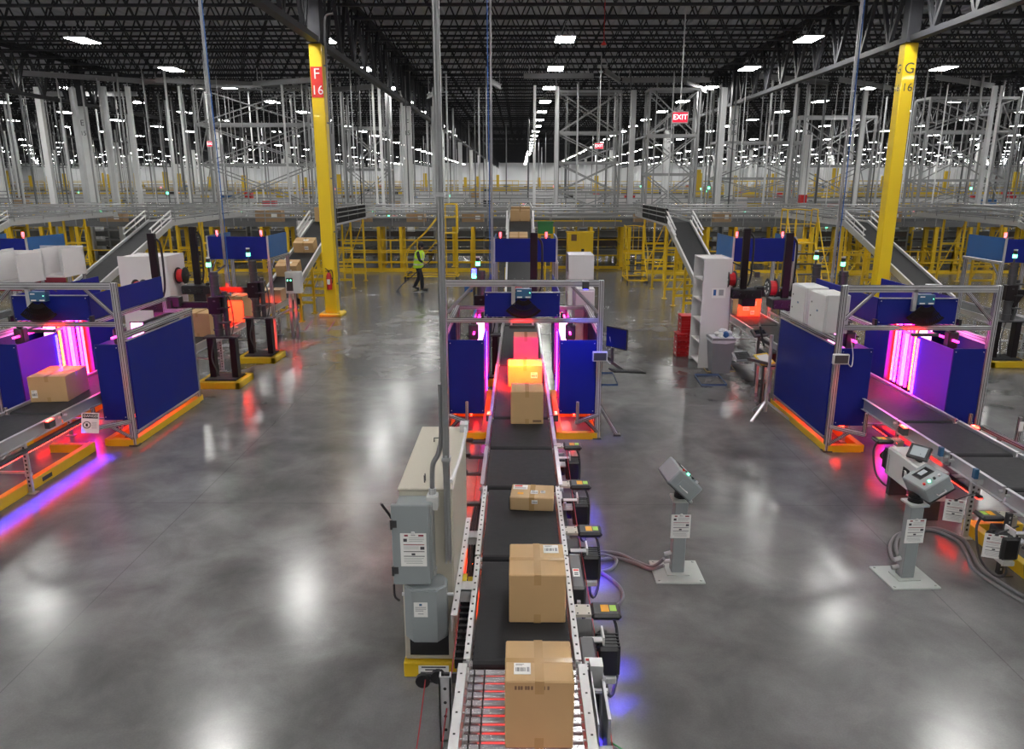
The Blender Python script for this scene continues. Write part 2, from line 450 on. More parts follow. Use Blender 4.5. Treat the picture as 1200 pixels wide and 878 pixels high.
# ------------------------------------------------------------------ columns
def column(x, y, k, j):
    yel = j == 0 and k in (0, 1); code = '%s %d' % (line_name(k), 16 - j)
    if yel:
        lab = 'tall yellow building column with red F 16 plate' if k == 0 else 'tall yellow building column lettered G 16 in black'
    else:
        lab = 'white building column, %s back, %s column line %s of the centre' % (nth(j + 1), nth(-k + 1) if k <= 0 else nth(k), 'left' if k <= 0 else 'right')
    t = T('building_column', lab, 'column', (x, y, 0), 0, None if yel else 'white building columns')
    w = .19
    MB().b2((-w, -w, .09), (w, w, 8.0), .02).build('shaft', 'yellow_column' if yel else 'white_column', t)
    MB().b2((-w, -w, 8.0), (w, w, 10.3), .02).b2((-.24, -.3, 8.0), (.24, .3, 8.03)).build('column_head', 'dark_steel', t)
    if y < 80:
        b = MB().b2((-.36, -.36, 0), (.36, .36, .1), .03)
        for a in (-.28, .28):
            for c in (-.28, .28): b.cyl((a, c, .1), (a, c, .13), .025, 6)
        b.build('base_plate', 'yellow_column' if yel else 'white_column', t)
    if yel or y < 60:
        m = MB()
        if k == 0 and yel:
            m.mat('red_plate').box((.0, -w - .006, 6.95), (.34, .008, .85))
            text_into(m, 'F', .42, (0, -w - .011, 7.17), mat='paper'); text_into(m, '16', .36, (0, -w - .011, 6.72), mat='paper')
            m.build('number_plate', None, t)
        else:
            L, N = code.split(); zz = 7.05 if yel else 6.9
            text_into(m, L, .42, (.0, -w - .002, zz + .25)); text_into(m, N, .32, (.0, -w - .002, zz - .27))
            text_into(m, L, .36, (-w - .002, .03, zz + .25), (0, -1, 0)); text_into(m, N, .28, (-w - .002, .03, zz - .27), (0, -1, 0))
            m.build('column_lettering', None, t)
    return t
for j in range(0, 11):
    for k in range(-9, 10):
        x = xcol(k); y = CY0 + CDY * j
        if anyseen([(x, y, z) for z in (2, 4, 6, 8)], 20): column(x, y, k, j)
# pipe clipped to the F column with a bend over the top
p = MB().tube([(CX0 + .27, CY0 - .05, .3), (CX0 + .27, CY0 - .05, 4), (CX0 + .27, CY0 - .05, 7.6), (CX0 + .27, CY0 - .05, 8.3), (CX0 + .33, CY0 - .05, 8.75), (CX0 + .55, CY0 - .05, 8.82)], .032, 8)
for z in (1, 2.6, 4.2, 5.8, 7.4): p.b2((CX0 + .20, CY0 - .1, z), (CX0 + .31, CY0, z + .04))
tag(p.build('electrical_conduit', 'conduit_gray', None, True), 'grey conduit pipe running up the right side of the F 16 column', 'pipe')
# fire extinguisher on its hook
t = T('fire_extinguisher', 'red fire extinguisher hung on the yellow F 16 column', 'fire extinguisher', (CX0 + .02, CY0 - .29, .86))
MB().lathe([(.0, 0), (.075, .0), (.085, .03), (.085, .42), (.06, .49), (.03, .53)], (0, 0, 0), 14).build('cylinder', 'red', t, True)
MB().b2((-.02, -.02, .53), (.02, .02, .6)).bar((-.02, 0, .6), (-.1, 0, .66), .02).bar((-.02, 0, .575), (-.1, 0, .57), .02).build('handle', 'black', t)
MB().tube([(.02, 0, .58), (.09, 0, .6), (.12, 0, .45), (.10, -.02, .2)], .013, 6).build('hose', 'black', t, True)
MB().box((0, -.086, .25), (.09, .006, .16)).build('instruction_label', 'paper', t)
MB().b2((-.04, .08, .2), (.04, .1, .5)).b2((-.09, -.02, .33), (.09, .1, .36)).build('bracket', 'black', t)
# floor tape at the foot of the F column
for a, b, n in ((fl(366, 376), fl(357, 388), 'left'), (fl(392, 377), fl(384, 389), 'right')):
    tag(MB().bar((a.x, a.y, .002), (b.x, b.y, .002), .003, .07).build('floor_tape', 'tape_red'), 'short strip of red floor tape at the %s foot of the F column' % n, 'tape')

# ------------------------------------------------------------------ power drop struts from the roof
def strut(x, y, z0, label, cable=None, z1=10.45, mat='galvanised'):
    t = T('power_drop_strut', label, 'post', (x, y, 0))
    m = MB().b2((-.024, -.03, z0), (-.018, .03, z1)).b2((.018, -.03, z0), (.024, .03, z1)).b2((-.024, .024, z0), (.024, .03, z1)).b2((-.024, -.03, z0), (-.009, -.025, z1)).b2((.009, -.03, z0), (.024, -.025, z1))
    m.build('channel', mat, t)
    MB().b2((-.08, -.08, z1), (.08, .08, ZC - .004)).build('roof_bracket', 'dark_steel', t)
    c = MB()
    for z in (2.0, 4.0, 6.0, 8.0):
        if z > z0: c.b2((-.034, -.036, z), (.034, .034, z + .03))
    c.build('clamp', 'galvanised', t)
    if cable:
        MB().tube([(cable, -.01, z0 + .2), (cable + .01, -.01, 4), (cable - .01, -.01, 7), (cable, -.01, z1)], .012, 6).build('data_cable', 'blue_cable', t, True)
    return t
strut(-.565, 5.42, 1.12, 'nearest tall steel strut dropping from the roof to the beige cabinet')
strut(-6.98, 17.6, .62, 'tall steel strut with blue cable by the left labelling machines', .06)
strut(-.62, 17.1, .5, 'thin steel strut with blue cable behind the middle scanning frame', -.06)
strut(7.2, 17.1, .6, 'tall steel strut with blue cable beside the right labelling machines', .06)
strut(-7.9, 38.0, 3.0, 'black strut hanging behind the left striped strut', None, 10.45, 'black')

# exit signs
def exit_sign(x, y, z, s, label):
    t = T('exit_sign', label, 'exit sign', (x, y, z))
    MB().box((0, .03, 0), (.62 * s, .05, .42 * s), .01).build('housing', 'white_board', t)
    m = MB().mat('exit_face').box((0, 0, 0), (.54 * s, .02, .34 * s)); text_into(m, 'EXIT', .26 * s, (0, -.012, 0), mat='exit_text'); m.build('sign_face', None, t)
    MB().cyl((0, .03, .2 * s), (0, .03, 9.6 - z), .022, 6).b2((-.08, -.02, .2 * s), (.08, .07, .26 * s)).build('hanger_rod', 'pipe_steel', t)
exit_sign(5.34, 26, 6.2, .9, 'larger red glowing exit sign hanging right of centre')
exit_sign(3.6, 35, 5.7, .66, 'smaller red glowing exit sign hanging farther back near the centre')
exit_sign(-13.6, 34, 5.75, .6, 'small red exit sign hanging among the rods at the left')
# smoke or sprinkler drops
for n, (px, Y, zz) in enumerate(((-13.4, 19.8, 8.5), (2.6, 24.7, 8.2))):
    t = T('sprinkler_drop', 'red pendant drop hanging from the roof %s' % ('at the far left' if n == 0 else 'above the middle conveyor'), 'sprinkler', (px, Y, zz))
    MB().cyl((0, 0, .1), (0, 0, ZC - zz - .004), .012, 6).build('drop_rod', 'red', t)
    MB().lathe([(.02, .12), (.05, .08), (.09, .02), (.03, 0)], (0, 0, 0), 12).build('head', 'red_plate', t, True)
# ------------------------------------------------------------------ conveyors
BZ = .85
def belt_conveyor(label, x, y0, y1, w=.72, rail='rail_white', legs=True, holes=False, wide=0, z0=BZ, z1=BZ, legm='galvanised', group='belt conveyor sections', clear=False):
    """one belt section: belt over end rollers, two side channels, leg pairs"""
    L = y1 - y0; dz = z1 - z0; t = T('belt_conveyor', label, 'conveyor', (x, y0, 0), 0, group)
    def Z(y): return z0 + dz * y / L
    b = MB(); r = .045
    prof = [(0.0 + r, -.006), (L - r, -.006)]
    pts = []
    for k in range(7): a = math.pi / 2 + math.pi * k / 6; pts.append((r + .01 + r * math.cos(a), -r - .006 + r * math.sin(a)))
    for k in range(7): a = -math.pi / 2 + math.pi * k / 6; pts.append((L - r - .01 + r * math.cos(a), -r - .006 + r * math.sin(a)))
    b.prism([(q, Z(q) + zz) for q, zz in pts], -w / 2, w / 2, 'x'); b.build('belt', 'belt', t)
    for s in (-1, 1):
        xr = s * (w / 2 + .022); m = MB().mat(rail)
        m.bar((xr, 0.004, Z(0) - .06), (xr, L - .004, Z(L) - .06), .006, .17)
        for dzz in (.024, -.144):
            m.bar((xr + s * .018, 0.004, Z(0) + dzz), (xr + s * .018, L - .004, Z(L) + dzz), .044, .006)
        if holes:
            m.mat('hole'); q = .06
            while q < L: m.b2((xr + s * .010, q, Z(q) + .0275), (xr + s * .026, q + .022, Z(q) + .0285)); q += .105
            q = .1
            while q < L: m.b2((xr + s * .0032, q, Z(q) - .05), (xr + s * .0045, q + .03, Z(q) - .03)); q += .21
        m.build('side_rail', None, t)
    e = MB()
    for q in (.05, L - .05): e.cyl((-w / 2 - .07, q, Z(q) - .05), (w / 2 + .07, q, Z(q) - .05), .022, 8)
    e.build('end_roller', 'galvanised', t)
    if legs:
        n = max(1, int(L / 1.6)); ys = [L * (i + .5) / n for i in range(n)] if n > 1 else [L * .5]
        for q in ys:
            zt = Z(q) - .14
            if zt < .15: continue
            for s in (-1, 1):
                xr = s * (w / 2 + .045)
                m = MB().mat(legm).b2((xr - .03, q - .02, .02), (xr + .03, q + .02, zt)).b2((xr - .07, q - .05, 0), (xr + .07, q + .05, .012)).b2((xr - .035, q - .03, .25), (xr + .035, q + .03, .29))
                m.mat('hole')
                zz = .1
                while zz < min(zt, 1.2) - .05: m.b2((xr - .012, q - .0225, zz), (xr + .012, q - .0205, zz + .03)); zz += .06
                m.build('leg', None, t)
            MB().bar((-w / 2 - .03, q, min(.3, zt * .5)), (w / 2 + .03, q, min(.3, zt * .5)), .03).build('cross_brace', legm, t)
    return t
XC, XL, XR, XLL, XRR = .03, -7.06, 5.74, -13.0, 12.1
XLLL, XRRR = -18.9, 18.3
# middle lane, from the camera outwards
C_SEG = [(4.50, 5.975, .70, True, 'dark belt conveyor just beyond the rollers, under the second carton'), (6.00, 7.56, .71, True, 'dark belt conveyor in front of the flat carton, middle lane'),
         (7.59, 8.82, .79, False, 'dark empty belt conveyor behind the flat carton, middle lane'), (8.85, 10.06, .79, False, 'dark belt conveyor with a carton leaving the middle scanning frame'),
         (10.09, 13.2, .78, False, 'belt conveyor glowing pink inside the middle scanning frame'), (13.23, 17.1, .76, False, 'belt conveyor behind the middle scanning frame'), (17.13, 21.2, .74, False, 'belt conveyor at the foot of the middle incline')]
for (a, b, w, h, lab) in C_SEG: belt_conveyor(lab, XC, a, b, w, 'rail_white' if h else 'aluminium', True, h)
for (a, b, lab) in ((6.6, 10.2, 'dark belt conveyor at the left edge, in front of the left scanning frame'), (10.23, 13.1, 'belt conveyor under the carton in the left scanning frame'), (13.13, 17.0, 'belt conveyor beside the left labelling machines'), (17.03, 21.2, 'belt conveyor at the foot of the left incline')):
    belt_conveyor(lab, XL, a, b, .76, 'aluminium')
for (a, b, lab) in ((5.9, 7.55, 'dark belt conveyor at the right edge, nearest the camera'), (7.58, 8.62, 'dark belt conveyor behind the right control pedestal'), (8.65, 9.93, 'empty belt conveyor just in front of the right scanning frame'), (9.96, 13.0, 'belt conveyor lit purple inside the right scanning frame'), (13.03, 17.2, 'belt conveyor behind the right scanning frame'), (17.23, 21.2, 'belt conveyor under the red lit box, right lane')):
    belt_conveyor(lab, XR, a, b, .76, 'aluminium')
for x, nm in ((XLL, 'far left lane by the white shelves'), (XRR, 'far right lane by the dark labelling tower')):
    belt_conveyor('belt conveyor on the %s' % nm, x, 15.0, 21.2, .76, 'aluminium')

# roller conveyor at the bottom of the frame
t = T('roller_conveyor', 'steel roller conveyor under the nearest carton at the bottom', 'conveyor', (XC, 2.9, 0))
for n in range(20):
    y = .045 + n * .078
    m = MB().mat('roller').cyl((-.365, y, .815), (.365, y, .815), .026, 14)
    m.mat('black').cyl((-.335, y, .815), (-.325, y, .815), .0275, 14).cyl((-.265, y, .815), (-.255, y, .815), .0275, 14)
    m.mat('galvanised').cyl((-.43, y, .815), (.43, y, .815), .007, 6)
    m.build('roller', None, t, True)
for s in (-1, 1):
    m = MB().mat('rail_white').b2((s * .385, 0, .69), (s * .392, 1.57, .865)).b2((s * .385, 0, .858), (s * .445, 1.57, .866)).b2((s * .385, 0, .69), (s * .435, 1.57, .698))
    m.mat('hole')
    for q in range(8): m.b2((s * .41, .12 + q * .19, .8662), (s * .425, .135 + q * .19, .867))
    m.build('side_rail', None, t)
for y in (.25, 1.35):
    for s in (-1, 1):
        MB().b2((s * .40 - .03, y - .02, .01), (s * .40 + .03, y + .02, .69)).b2((s * .4 - .07, y - .05, 0), (s * .4 + .07, y + .05, .012)).build('leg', 'galvanised', t)
    MB().bar((-.4, y, .3), (.4, y, .3), .03).build('cross_brace', 'galvanised', t)
m = MB()
for x in (-.33, -.26): m.b2((x - .005, .05, .778), (x + .005, 1.5, .786))
m.build('drive_belt', 'black', t)
MB().b2((-.3, .02, .70), (.3, 1.5, .71)).build('bottom_pan', 'gunmetal', t)
MB().mat('red_dim').b2((-.28, .05, .712), (.28, 1.45, .716)).build('added_glow_strip', None, t)  # added glowing strip, stands in for red reflections on the rollers

# ------------------------------------------------------------------ cartons
def carton(label, x, y, z, sx, sy, sz, rz=0, mat='kraft', labels=(), cross=True, front_tape=True, tilt=None, group=None, marks=False, name='cardboard_box', tape='tape_brown', bands=()):
    t = T(name, label, 'box', (x, y, z), rz, group)
    if tilt: t.rotation_euler = (tilt, 0, rz)
    b = MB().mat(mat).box((0, 0, sz / 2), (sx, sy, sz), min(.008, sz * .06))
    b.mat('copper_brown').b2((-.0012, -sy / 2 + .01, sz + .0002), (.0012, sy / 2 - .01, sz + .0006))
    b.build('carton', None, t)
    m = MB(); e = .0012
    m.b2((-.027, -sy / 2 - e, sz), (.027, sy / 2 + e, sz + e))
    if front_tape:
        m.b2((-.027, -sy / 2 - e, sz - .085), (.027, -sy / 2, sz + e)).b2((-.027, sy / 2, sz - .085), (.027, sy / 2 + e, sz + e))
    if cross:
        m.b2((-sx / 2 - e, -.02, sz), (sx / 2 + e, .02, sz + e * .8)).b2((-sx / 2 - e, -.02, sz - .07), (-sx / 2, .02, sz)).b2((sx / 2, -.02, sz - .07), (sx / 2 + e, .02, sz))
    m.build('packing_tape', tape, t)
    if front_tape: MB().b2((-.027, -sy / 2 - e, 0), (.027, -sy / 2, .075)).build('packing_tape', tape, t)
    for (face, u, v, w, h) in labels:
        s = MB()
        if face == 'top': sheet_into(s, (u, v, sz + .003), (1, 0, 0), (0, 1, 0), w, h, BARCODE)
        elif face == 'front': sheet_into(s, (u, -sy / 2 - .002, v), (1, 0, 0), (0, 0, 1), w, h, BARCODE)
        else: sheet_into(s, (sx / 2 + .002, u, v), (0, 1, 0), (0, 0, 1), w, h, BARCODE)
        s.build('shipping_label', None, t)
    if marks:
        s = MB()
        for k, q in enumerate((-.145, -.125, -.11, -.085, -.07, -.05, .02, .045)): s.mat('copper_brown').b2((q, -sy / 2 - .001, sz - .055), (q + .012, -sy / 2 - .0002, sz - .03))
        s.build('printed_marking', None, t)
    for (c0, c1, mm, a, bb) in bands:
        MB().b2((c0, a, sz), (c1, bb, sz + .0015)).build('printed_band', mm, t)
    return t
carton('largest nearest cardboard box with white label, on the steel rollers', .125, 3.90, .842, .405, .40, .46, 0, 'kraft', [('top', -.10, -.085, .10, .105)], marks=True)
carton('large cardboard box with label on top, second from the camera', .145, 5.24, .846, .43, .50, .405, 0, 'kraft', [('top', .115, .155, .12, .13)])
t = carton('low flat cardboard box with red and white labels on the middle belt', .145, 7.15, .846, .445, .34, .145, R(-4), 'kraft_light', [('front', .03, .10, .06, .04)], cross=False)
m = MB(); sheet_into(m, (-.13, .09, .147), (1, 0, 0), (0, 1, 0), .15, .11, [(.1, .3, .08, .62, 'red_plate'), (.6, .06, .1, .9, 'ink_soft'), (.75, .06, .1, .9, 'ink_soft')]); m.build('address_label', None, t)
m = MB(); sheet_into(m, (.02, -.03, .147), (1, 0, 0), (0, 1, 0), .075, .085, BARCODE); sheet_into(m, (.11, -.02, .147), (1, 0, 0), (0, 1, 0), .05, .06, BARCODE); m.build('shipping_label', None, t)
MB().b2((-.15, -.09, .145), (-.09, -.04, .147)).build('orange_sticker', 'orange_label', t)
t = carton('plain cardboard box coming out of the middle scanning frame', .115, 10.02, .846, .45, .46, .47, 0, 'kraft', [], cross=False)
MB().b2((.08, -.232, .03), (.2, -.2302, .06)).build('printed_marking', 'copper_brown', t)
carton('cardboard box lit hot yellow and red in the middle scanning frame', .10, 11.95, .846, .56, .46, .36, 0, 'kraft', [('front', .15, .2, .11, .10)], cross=False)
carton('cardboard box glowing pink, farthest inside the middle scanning frame', .13, 13.8, .846, .46, .5, .46, 0, 'kraft', [], cross=False)
carton('cardboard box with white label in the left scanning frame', -7.22, 11.15, .846, .55, .72, .40, R(6), 'kraft', [('front', -.20, .13, .085, .12)])
carton('cardboard box between the two left labelling machines', -6.98, 16.05, .846, .55, .6, .52, 0, 'kraft', [], cross=False)
carton('box lit fiery red and yellow behind the first left labelling tower', -6.80, 17.75, .846, .42, .6, .62, 0, 'kraft', [], cross=False)
carton('cardboard box at the foot of the left incline', -6.95, 20.7, .846, .62, .5, .36, 0, 'kraft_dark', [])
t = carton('cardboard box lit bright red with white labels, right lane', 5.77, 18.65, .846, .56, .5, .46, 0, 'kraft', [('front', .06, .33, .2, .1), ('front', -.08, .2, .16, .1), ('front', .08, .10, .1, .1)], cross=False)

# ------------------------------------------------------------------ inclines up to the cross conveyor
def incline(label, x, wall=0, y0=21.25, y1=27.2, z1=2.72):
    t = T('incline_conveyor', label, 'conveyor', (x, y0, 0), 0, 'inclined belt conveyors')
    L = y1 - y0; w = .78; L2 = 34.6 - y0; k = (z1 - BZ) / L
    b = MB().prism([(0, BZ), (L, z1), (L2, z1 + .05), (L2, z1), (L, z1 - .06), (0, BZ - .06)], -w / 2, w / 2, 'x'); b.build('belt', 'belt', t)
    for s in (-1, 1):
        xr = s * (w / 2 + .03)
        m = MB().bar((xr, 0, BZ - .04), (xr, L, z1 - .04), .05, .2).bar((xr, L, z1 - .04), (xr, L2, z1), .05, .2); m.build('side_rail', 'galvanised', t)
        m = MB()
        m.bar((xr, 0, BZ + .075), (xr, L, z1 + .075), .055, .02)
        for h in (.22, .40): m.bar((xr + s * .04, L * .70, BZ + h + k * L * .70), (xr + s * .04, L - .1, z1 + h), .05, .03)
        for q in range(3):
            yy = L * .72 + L * .26 * q / 2; m.cyl((xr + s * .04, yy, BZ + k * yy), (xr + s * .04, yy, BZ + k * yy + .42), .014, 5)
        m.build('guard_rail', 'rail_white', t)
        if wall == s: MB().b2((xr + s * .02, L - .2, z1 - .05), (xr + s * .05, L + 5.2, z1 + .48)).build('guard_wall', 'black_matte', t)
        m = MB()
        for h in (.16, .32, .48): m.cyl((xr + s * .04, L + .1, z1 + h), (xr + s * .04, L2, z1 + h), .022, 6)
        for q in range(5): m.cyl((xr + s * .04, L + .2 + q * 1.7, z1), (xr + s * .04, L + .2 + q * 1.7, z1 + .5), .015, 5)
        m.build('top_guard_rail', 'steel_mid', t)
    for q in (.9, 2.4, 4.0, 5.6, 8.2, 10.6):
        zt = (BZ + k * q if q < L else z1) - .12
        m = MB()
        for s in (-1, 1): m.b2((s * .45 - .035, q - .035, 0), (s * .45 + .035, q + .035, zt)).b2((s * .45 - .09, q - .09, 0), (s * .45 + .09, q + .09, .02))
        m.build('leg', 'yellow', t)
        m = MB()
        for zz in (.35, .9, 1.6):
            if zz < zt - .1: m.bar((-.45, q, zz), (.45, q, zz), .06, .08)
        if zt > 1.5: m.bar((-.45, q, .35), (.45, q, zt - .1), .035)
        m.build('leg_brace', 'yellow', t)
    MB().box((-.2, .9, .62), (.5, .28, .24), .02).cyl((.1, .9, .62), (.45, .9, .62), .1, 12).build('drive_unit', 'black', t)
    return t, k, z1
for x, lab in ((XC, 'black incline belt rising behind the middle lane'), (XL, 'black incline belt carrying boxes, beside the F 16 column'), (XR, 'black incline belt rising behind the white shelf unit'), (XLL, 'black incline belt at the left with white rails'), (XRR, 'black incline belt rising behind the G 16 column'), (XLLL, 'leftmost black incline belt at the left edge'), (XRRR, 'rightmost black incline belt at the right edge')):
    tt, ks, z1 = incline(lab, x, 1 if x == XL else -1 if x == XR else 0)
ang = math.atan(ks)
def onramp(label, x, y, sx, sy, sz, lab=True):
    carton(label, x, y, BZ + ks * (y - 21.25) + .004 if y < 27.2 else z1 + .02, sx, sy, sz, 0, 'kraft', [('top', .05, 0, .16, .13), ('front', .1, sz * .5, .13, .12)] if lab else [], True, True, ang if y < 27.2 else None)
onramp('lower of the cardboard boxes riding the left incline', XL - .05, 22.9, .66, .5, .36)
onramp('upper of the cardboard boxes riding the left incline', XL, 24.7, .66, .5, .34)
onramp('cardboard box at the top of the left incline, beside the F 16 column', XL + .02, 27.3, .6, .5, .5)
onramp('cardboard box partway up the middle incline above the blue panel', XC - .05, 25.0, .6, .5, .42, False)
onramp('brown box at the top of the middle incline', XC + .0, 27.6, .7, .5, .4, False)
onramp('brown box behind the topmost box of the middle incline', XC + .02, 29.2, .72, .6, .46, False)

# ------------------------------------------------------------------ drives on the conveyor sides
def drive(label, x, y, s=1, z=.70, group='conveyor drive motors', plate=True):
    """s = side of the lane it sticks out of"""
    t = T('drive_motor', label, 'motor', (x, y, 0), 0, group)
    m = MB().b2((s * .14, -.10, z - .01), (s * .38, .11, z + .05), .022); m.build('controller_housing', 'black', t)
    m = MB().mat('orange_label').b2((s * .22, -.05, z + .05), (s * .285, .05, z + .0515)); m.mat('green_label').b2((s * .292, -.04, z + .05), (s * .345, .045, z + .0515)); m.build('warning_label', None, t)
    m = MB().b2((0, -.07, z + .01), (s * .14, .08, z + .035)).b2((0, -.07, z - .12), (s * .012, .08, z + .035)); m.mat('hole')
    for a in (.03, .12):
        for b in (-.05, .055): m.cyl((s * a, b, z + .035), (s * a, b, z + .038), .008, 6)
    m.mats[0] = 'beige'; m.build('mounting_plate', None, t)
    m = MB().b2((s * .05, -.34, z - .14), (s * .20, -.2, z - .12)).b2((s * .20, -.36, z - .14), (s * .215, -.2, z + .02)).b2((s * .05, -.36, z - .02), (s * .2, -.3, z - .012)); m.build('bracket', 'rail_white', t)
    m = MB().b2((s * .16, -.40, z - .30), (s * .33, -.18, z - .05), .02).cyl((s * .24, -.18, z - .18), (s * .24, -.04, z - .18), .06, 12).b2((s * .02, -.14, z - .34), (s * .16, .12, z - .12), .01)
    for q in range(5): m.b2((s * .155, -.38 + q * .042, z - .29), (s * .335, -.366 + q * .042, z - .045))
    m.build('motor_body', 'black', t)
    MB().b2((s * .19, -.41, z - .36), (s * .31, -.24, z - .30), .01).build('terminal_cover', 'light_gray', t)
    MB().tube([(s * .24, -.34, z - .36), (s * .25, -.38, z - .46), (s * .30, -.3, z - .52), (s * .36, -.12, z - .42), (s * .36, .02, z - .15), (s * .3, .05, z)], .014, 6).build('power_cable', 'cable', t, True)
    return t
for (y, lab) in ((5.35, 'nearest black drive motor with yellow sticker, right of the second carton'), (6.78, 'black drive motor with yellow sticker, right of the flat carton'), (7.95, 'black drive motor right of the empty middle belt'), (9.25, 'black drive motor beside the right post of the middle scanning frame')):
    drive(lab, XC + .42, y, 1)
for (y, lab) in ((6.55, 'nearest black drive motor under the right lane, right edge'), (7.35, 'black drive motor behind the right control pedestal, with yellow label'), (9.75, 'black drive motor at the right scanning frame foot')):
    drive(lab, XR - .43, y, -1, .62)
# clear guard covers and junction boxes along the middle lane's right flank
for n, (y, lab) in enumerate(((6.05, 'clear plastic belt guard right of the second carton'), (4.75, 'clear plastic belt guard right of the nearest carton'))):
    t = T('belt_guard', lab, 'guard', (XC + .43, y, 0), 0)
    MB().b2((0, -.3, .35), (.13, .3, .70), .02).build('cover', 'gunmetal', t)
    m = MB(); sheet_into(m, (.06, -.05, .703), (1, 0, 0), (0, 1, 0), .06, .14, [(.1, .2, .1, .9, 'red_plate'), (.5, .1, .2, .8, 'ink'), (.7, .1, .2, .8, 'ink')]); m.build('warning_label', None, t)
t = T('take_up_bracket', 'grey steel channel bracket right of the nearest carton', 'bracket', (XC + .47, 4.15, 0))
MB().b2((0, -.22, .3), (.01, .4, .82)).b2((0, .3, .3), (.09, .4, .86)).b2((.08, -.1, .4), (.1, .4, .76)).build('channel', 'galvanised', t)
MB().bar((.06, .1, .35), (.1, .3, .78), .025).cyl((-.04, -.2, .62), (.1, -.2, .62), .02, 8).cyl((-.04, .25, .7), (.12, .25, .7), .02, 8).build('tie_rod', 'aluminium', t)
for s, px0, lab in ((-1, XC - .52, 'thin red emergency pull cord on the left flank of the middle lane'), (1, XC + .58, 'thin red emergency pull cord on the right flank of the middle lane')):
    t = T('emergency_pull_cord', lab, 'cord', (px0, 3.2, 0))
    MB().tube([(0, 0, .55), (0, 2, .62), (0, 4, .66), (s * .02, 6.2, .7)], .005, 5).build('cord', 'red_cord', t)
    for q in (.6, 2.4, 4.4, 6.1): MB().cyl((-s * .1, q, .6), (0, q, .6), .008, 6).b2((-s * .11, q - .02, .58), (-s * .08, q + .02, .66)).build('eye_bolt', 'galvanised', t)
# side channel with cable chain, left of the middle lane
t = T('cable_tray', 'perforated steel channel holding hoses, between cabinet and middle belt', 'cable tray', (XC - .56, 4.4, 0))
m = MB().mat('rail_white').b2((0, .75, .66), (.008, 2.5, .80)).b2((0, .75, .80), (.05, 2.5, .808)).mat('hole')
for q in range(13): m.b2((.015, .82 + q * .13, .8082), (.03, .845 + q * .13, .809))
m.build('channel', None, t)
for q in (1.25, 2.2): MB().b2((.0, q - .07, .76), (.17, q + .08, .77)).b2((.0, q - .07, .66), (.17, q - .06, .77)).build('bracket', 'rail_white', t)
m = MB()
for a in (.06, .085, .11): m.tube([(a, .2, .2), (a + .01, .6, .5), (a, 1.1, .6), (a + .005, 1.8, .66), (a - .01, 2.4, .7), (a, 3.2, .66)], .012, 6)
for q in range(14): m.b2((.04, .55 + q * .07, .47 + q * .012), (.13, .58 + q * .07, .55 + q * .012))
m.build('hose_chain', 'black', t)
MB().b2((.03, 1.42, .70), (.075, 1.55, .715)).b2((.085, 1.36, .70), (.125, 1.5, .715)).build('yellow_tag', 'yellow_label', t)
t = T('end_stop_bracket', 'upright perforated steel bracket left of the rollers', 'bracket', (XC - .53, 4.35, 0))
m = MB().mat('galvanised').b2((-.04, 0, .32), (.04, .012, .84)).b2((-.04, 0, .32), (-.03, .06, .84)).b2((.03, 0, .32), (.04, .06, .84)).mat('hole')
for q in range(4): m.cyl((0, -.002, .42 + q * .11), (0, 0, .42 + q * .11), .012, 8)
m.build('channel', None, t)
MB().b2((-.02, -.0, 0), (.02, .03, .34)).b2((-.07, -.04, 0), (.07, .07, .012)).build('foot', 'galvanised', t)
t = T('cord_pulley', 'black pulley wheels beside the cabinet foot, red cord passing', 'pulley', (-.66, 4.75, 0))
MB().cyl((-.05, 0, .5), (-.05, .035, .5), .055, 14).cyl((.06, .02, .52), (.06, .055, .52), .055, 14).build('wheel', 'black', t, True)
MB().b2((-.07, .03, .47), (.22, .05, .55)).build('bracket', 'gunmetal', t)
MB().tube([(-.03, 0, .52), (-.06, -.35, .2), (-.1, -.75, .0)], .005, 5, 3).build('cord', 'red_cord', t)
# yellow base frames under the side lanes
for x, y0, y1, lab in ((XL + .34, 7.9, 10.95, 'yellow base frame on the floor under the left lane'), (XR - .30, 5.9, 8.3, 'yellow base frame on the floor under the right lane near the corner')):
    t = T('base_frame', lab, 'frame', (x, y0, 0))
    L = y1 - y0; MB().b2((-.05, 0, 0), (.05, L, .15), .006).b2((-.62 if x < 0 else .05, 0, 0), (-.05 if x < 0 else .62, .1, .13)).b2((-.62 if x < 0 else .05, L - .1, 0), (-.05 if x < 0 else .62, L, .13)).build('frame', 'yellow', t)
    m = MB()
    for q in (.6, 1.7): m.b2((-.0515, q, .04), (.0515, q + .22, .1))
    m.build('fork_slot', 'hole', t)
# little black limit switches sticking out on the left
for n, y in enumerate((9.3, 8.75, 8.2, 7.35)):
    t = T('limit_switch', 'small black limit switch on the left belt edge, %s from the scanning frame' % nth(n + 1), 'switch', (XC - .44, y, 0), 0)
    MB().b2((-.22, -.03, .74), (0, .03, .77)).build('bracket', 'gunmetal', t); MB().box((-.24, 0, .78), (.09, .06, .05), .01).build('switch_body', 'black', t)

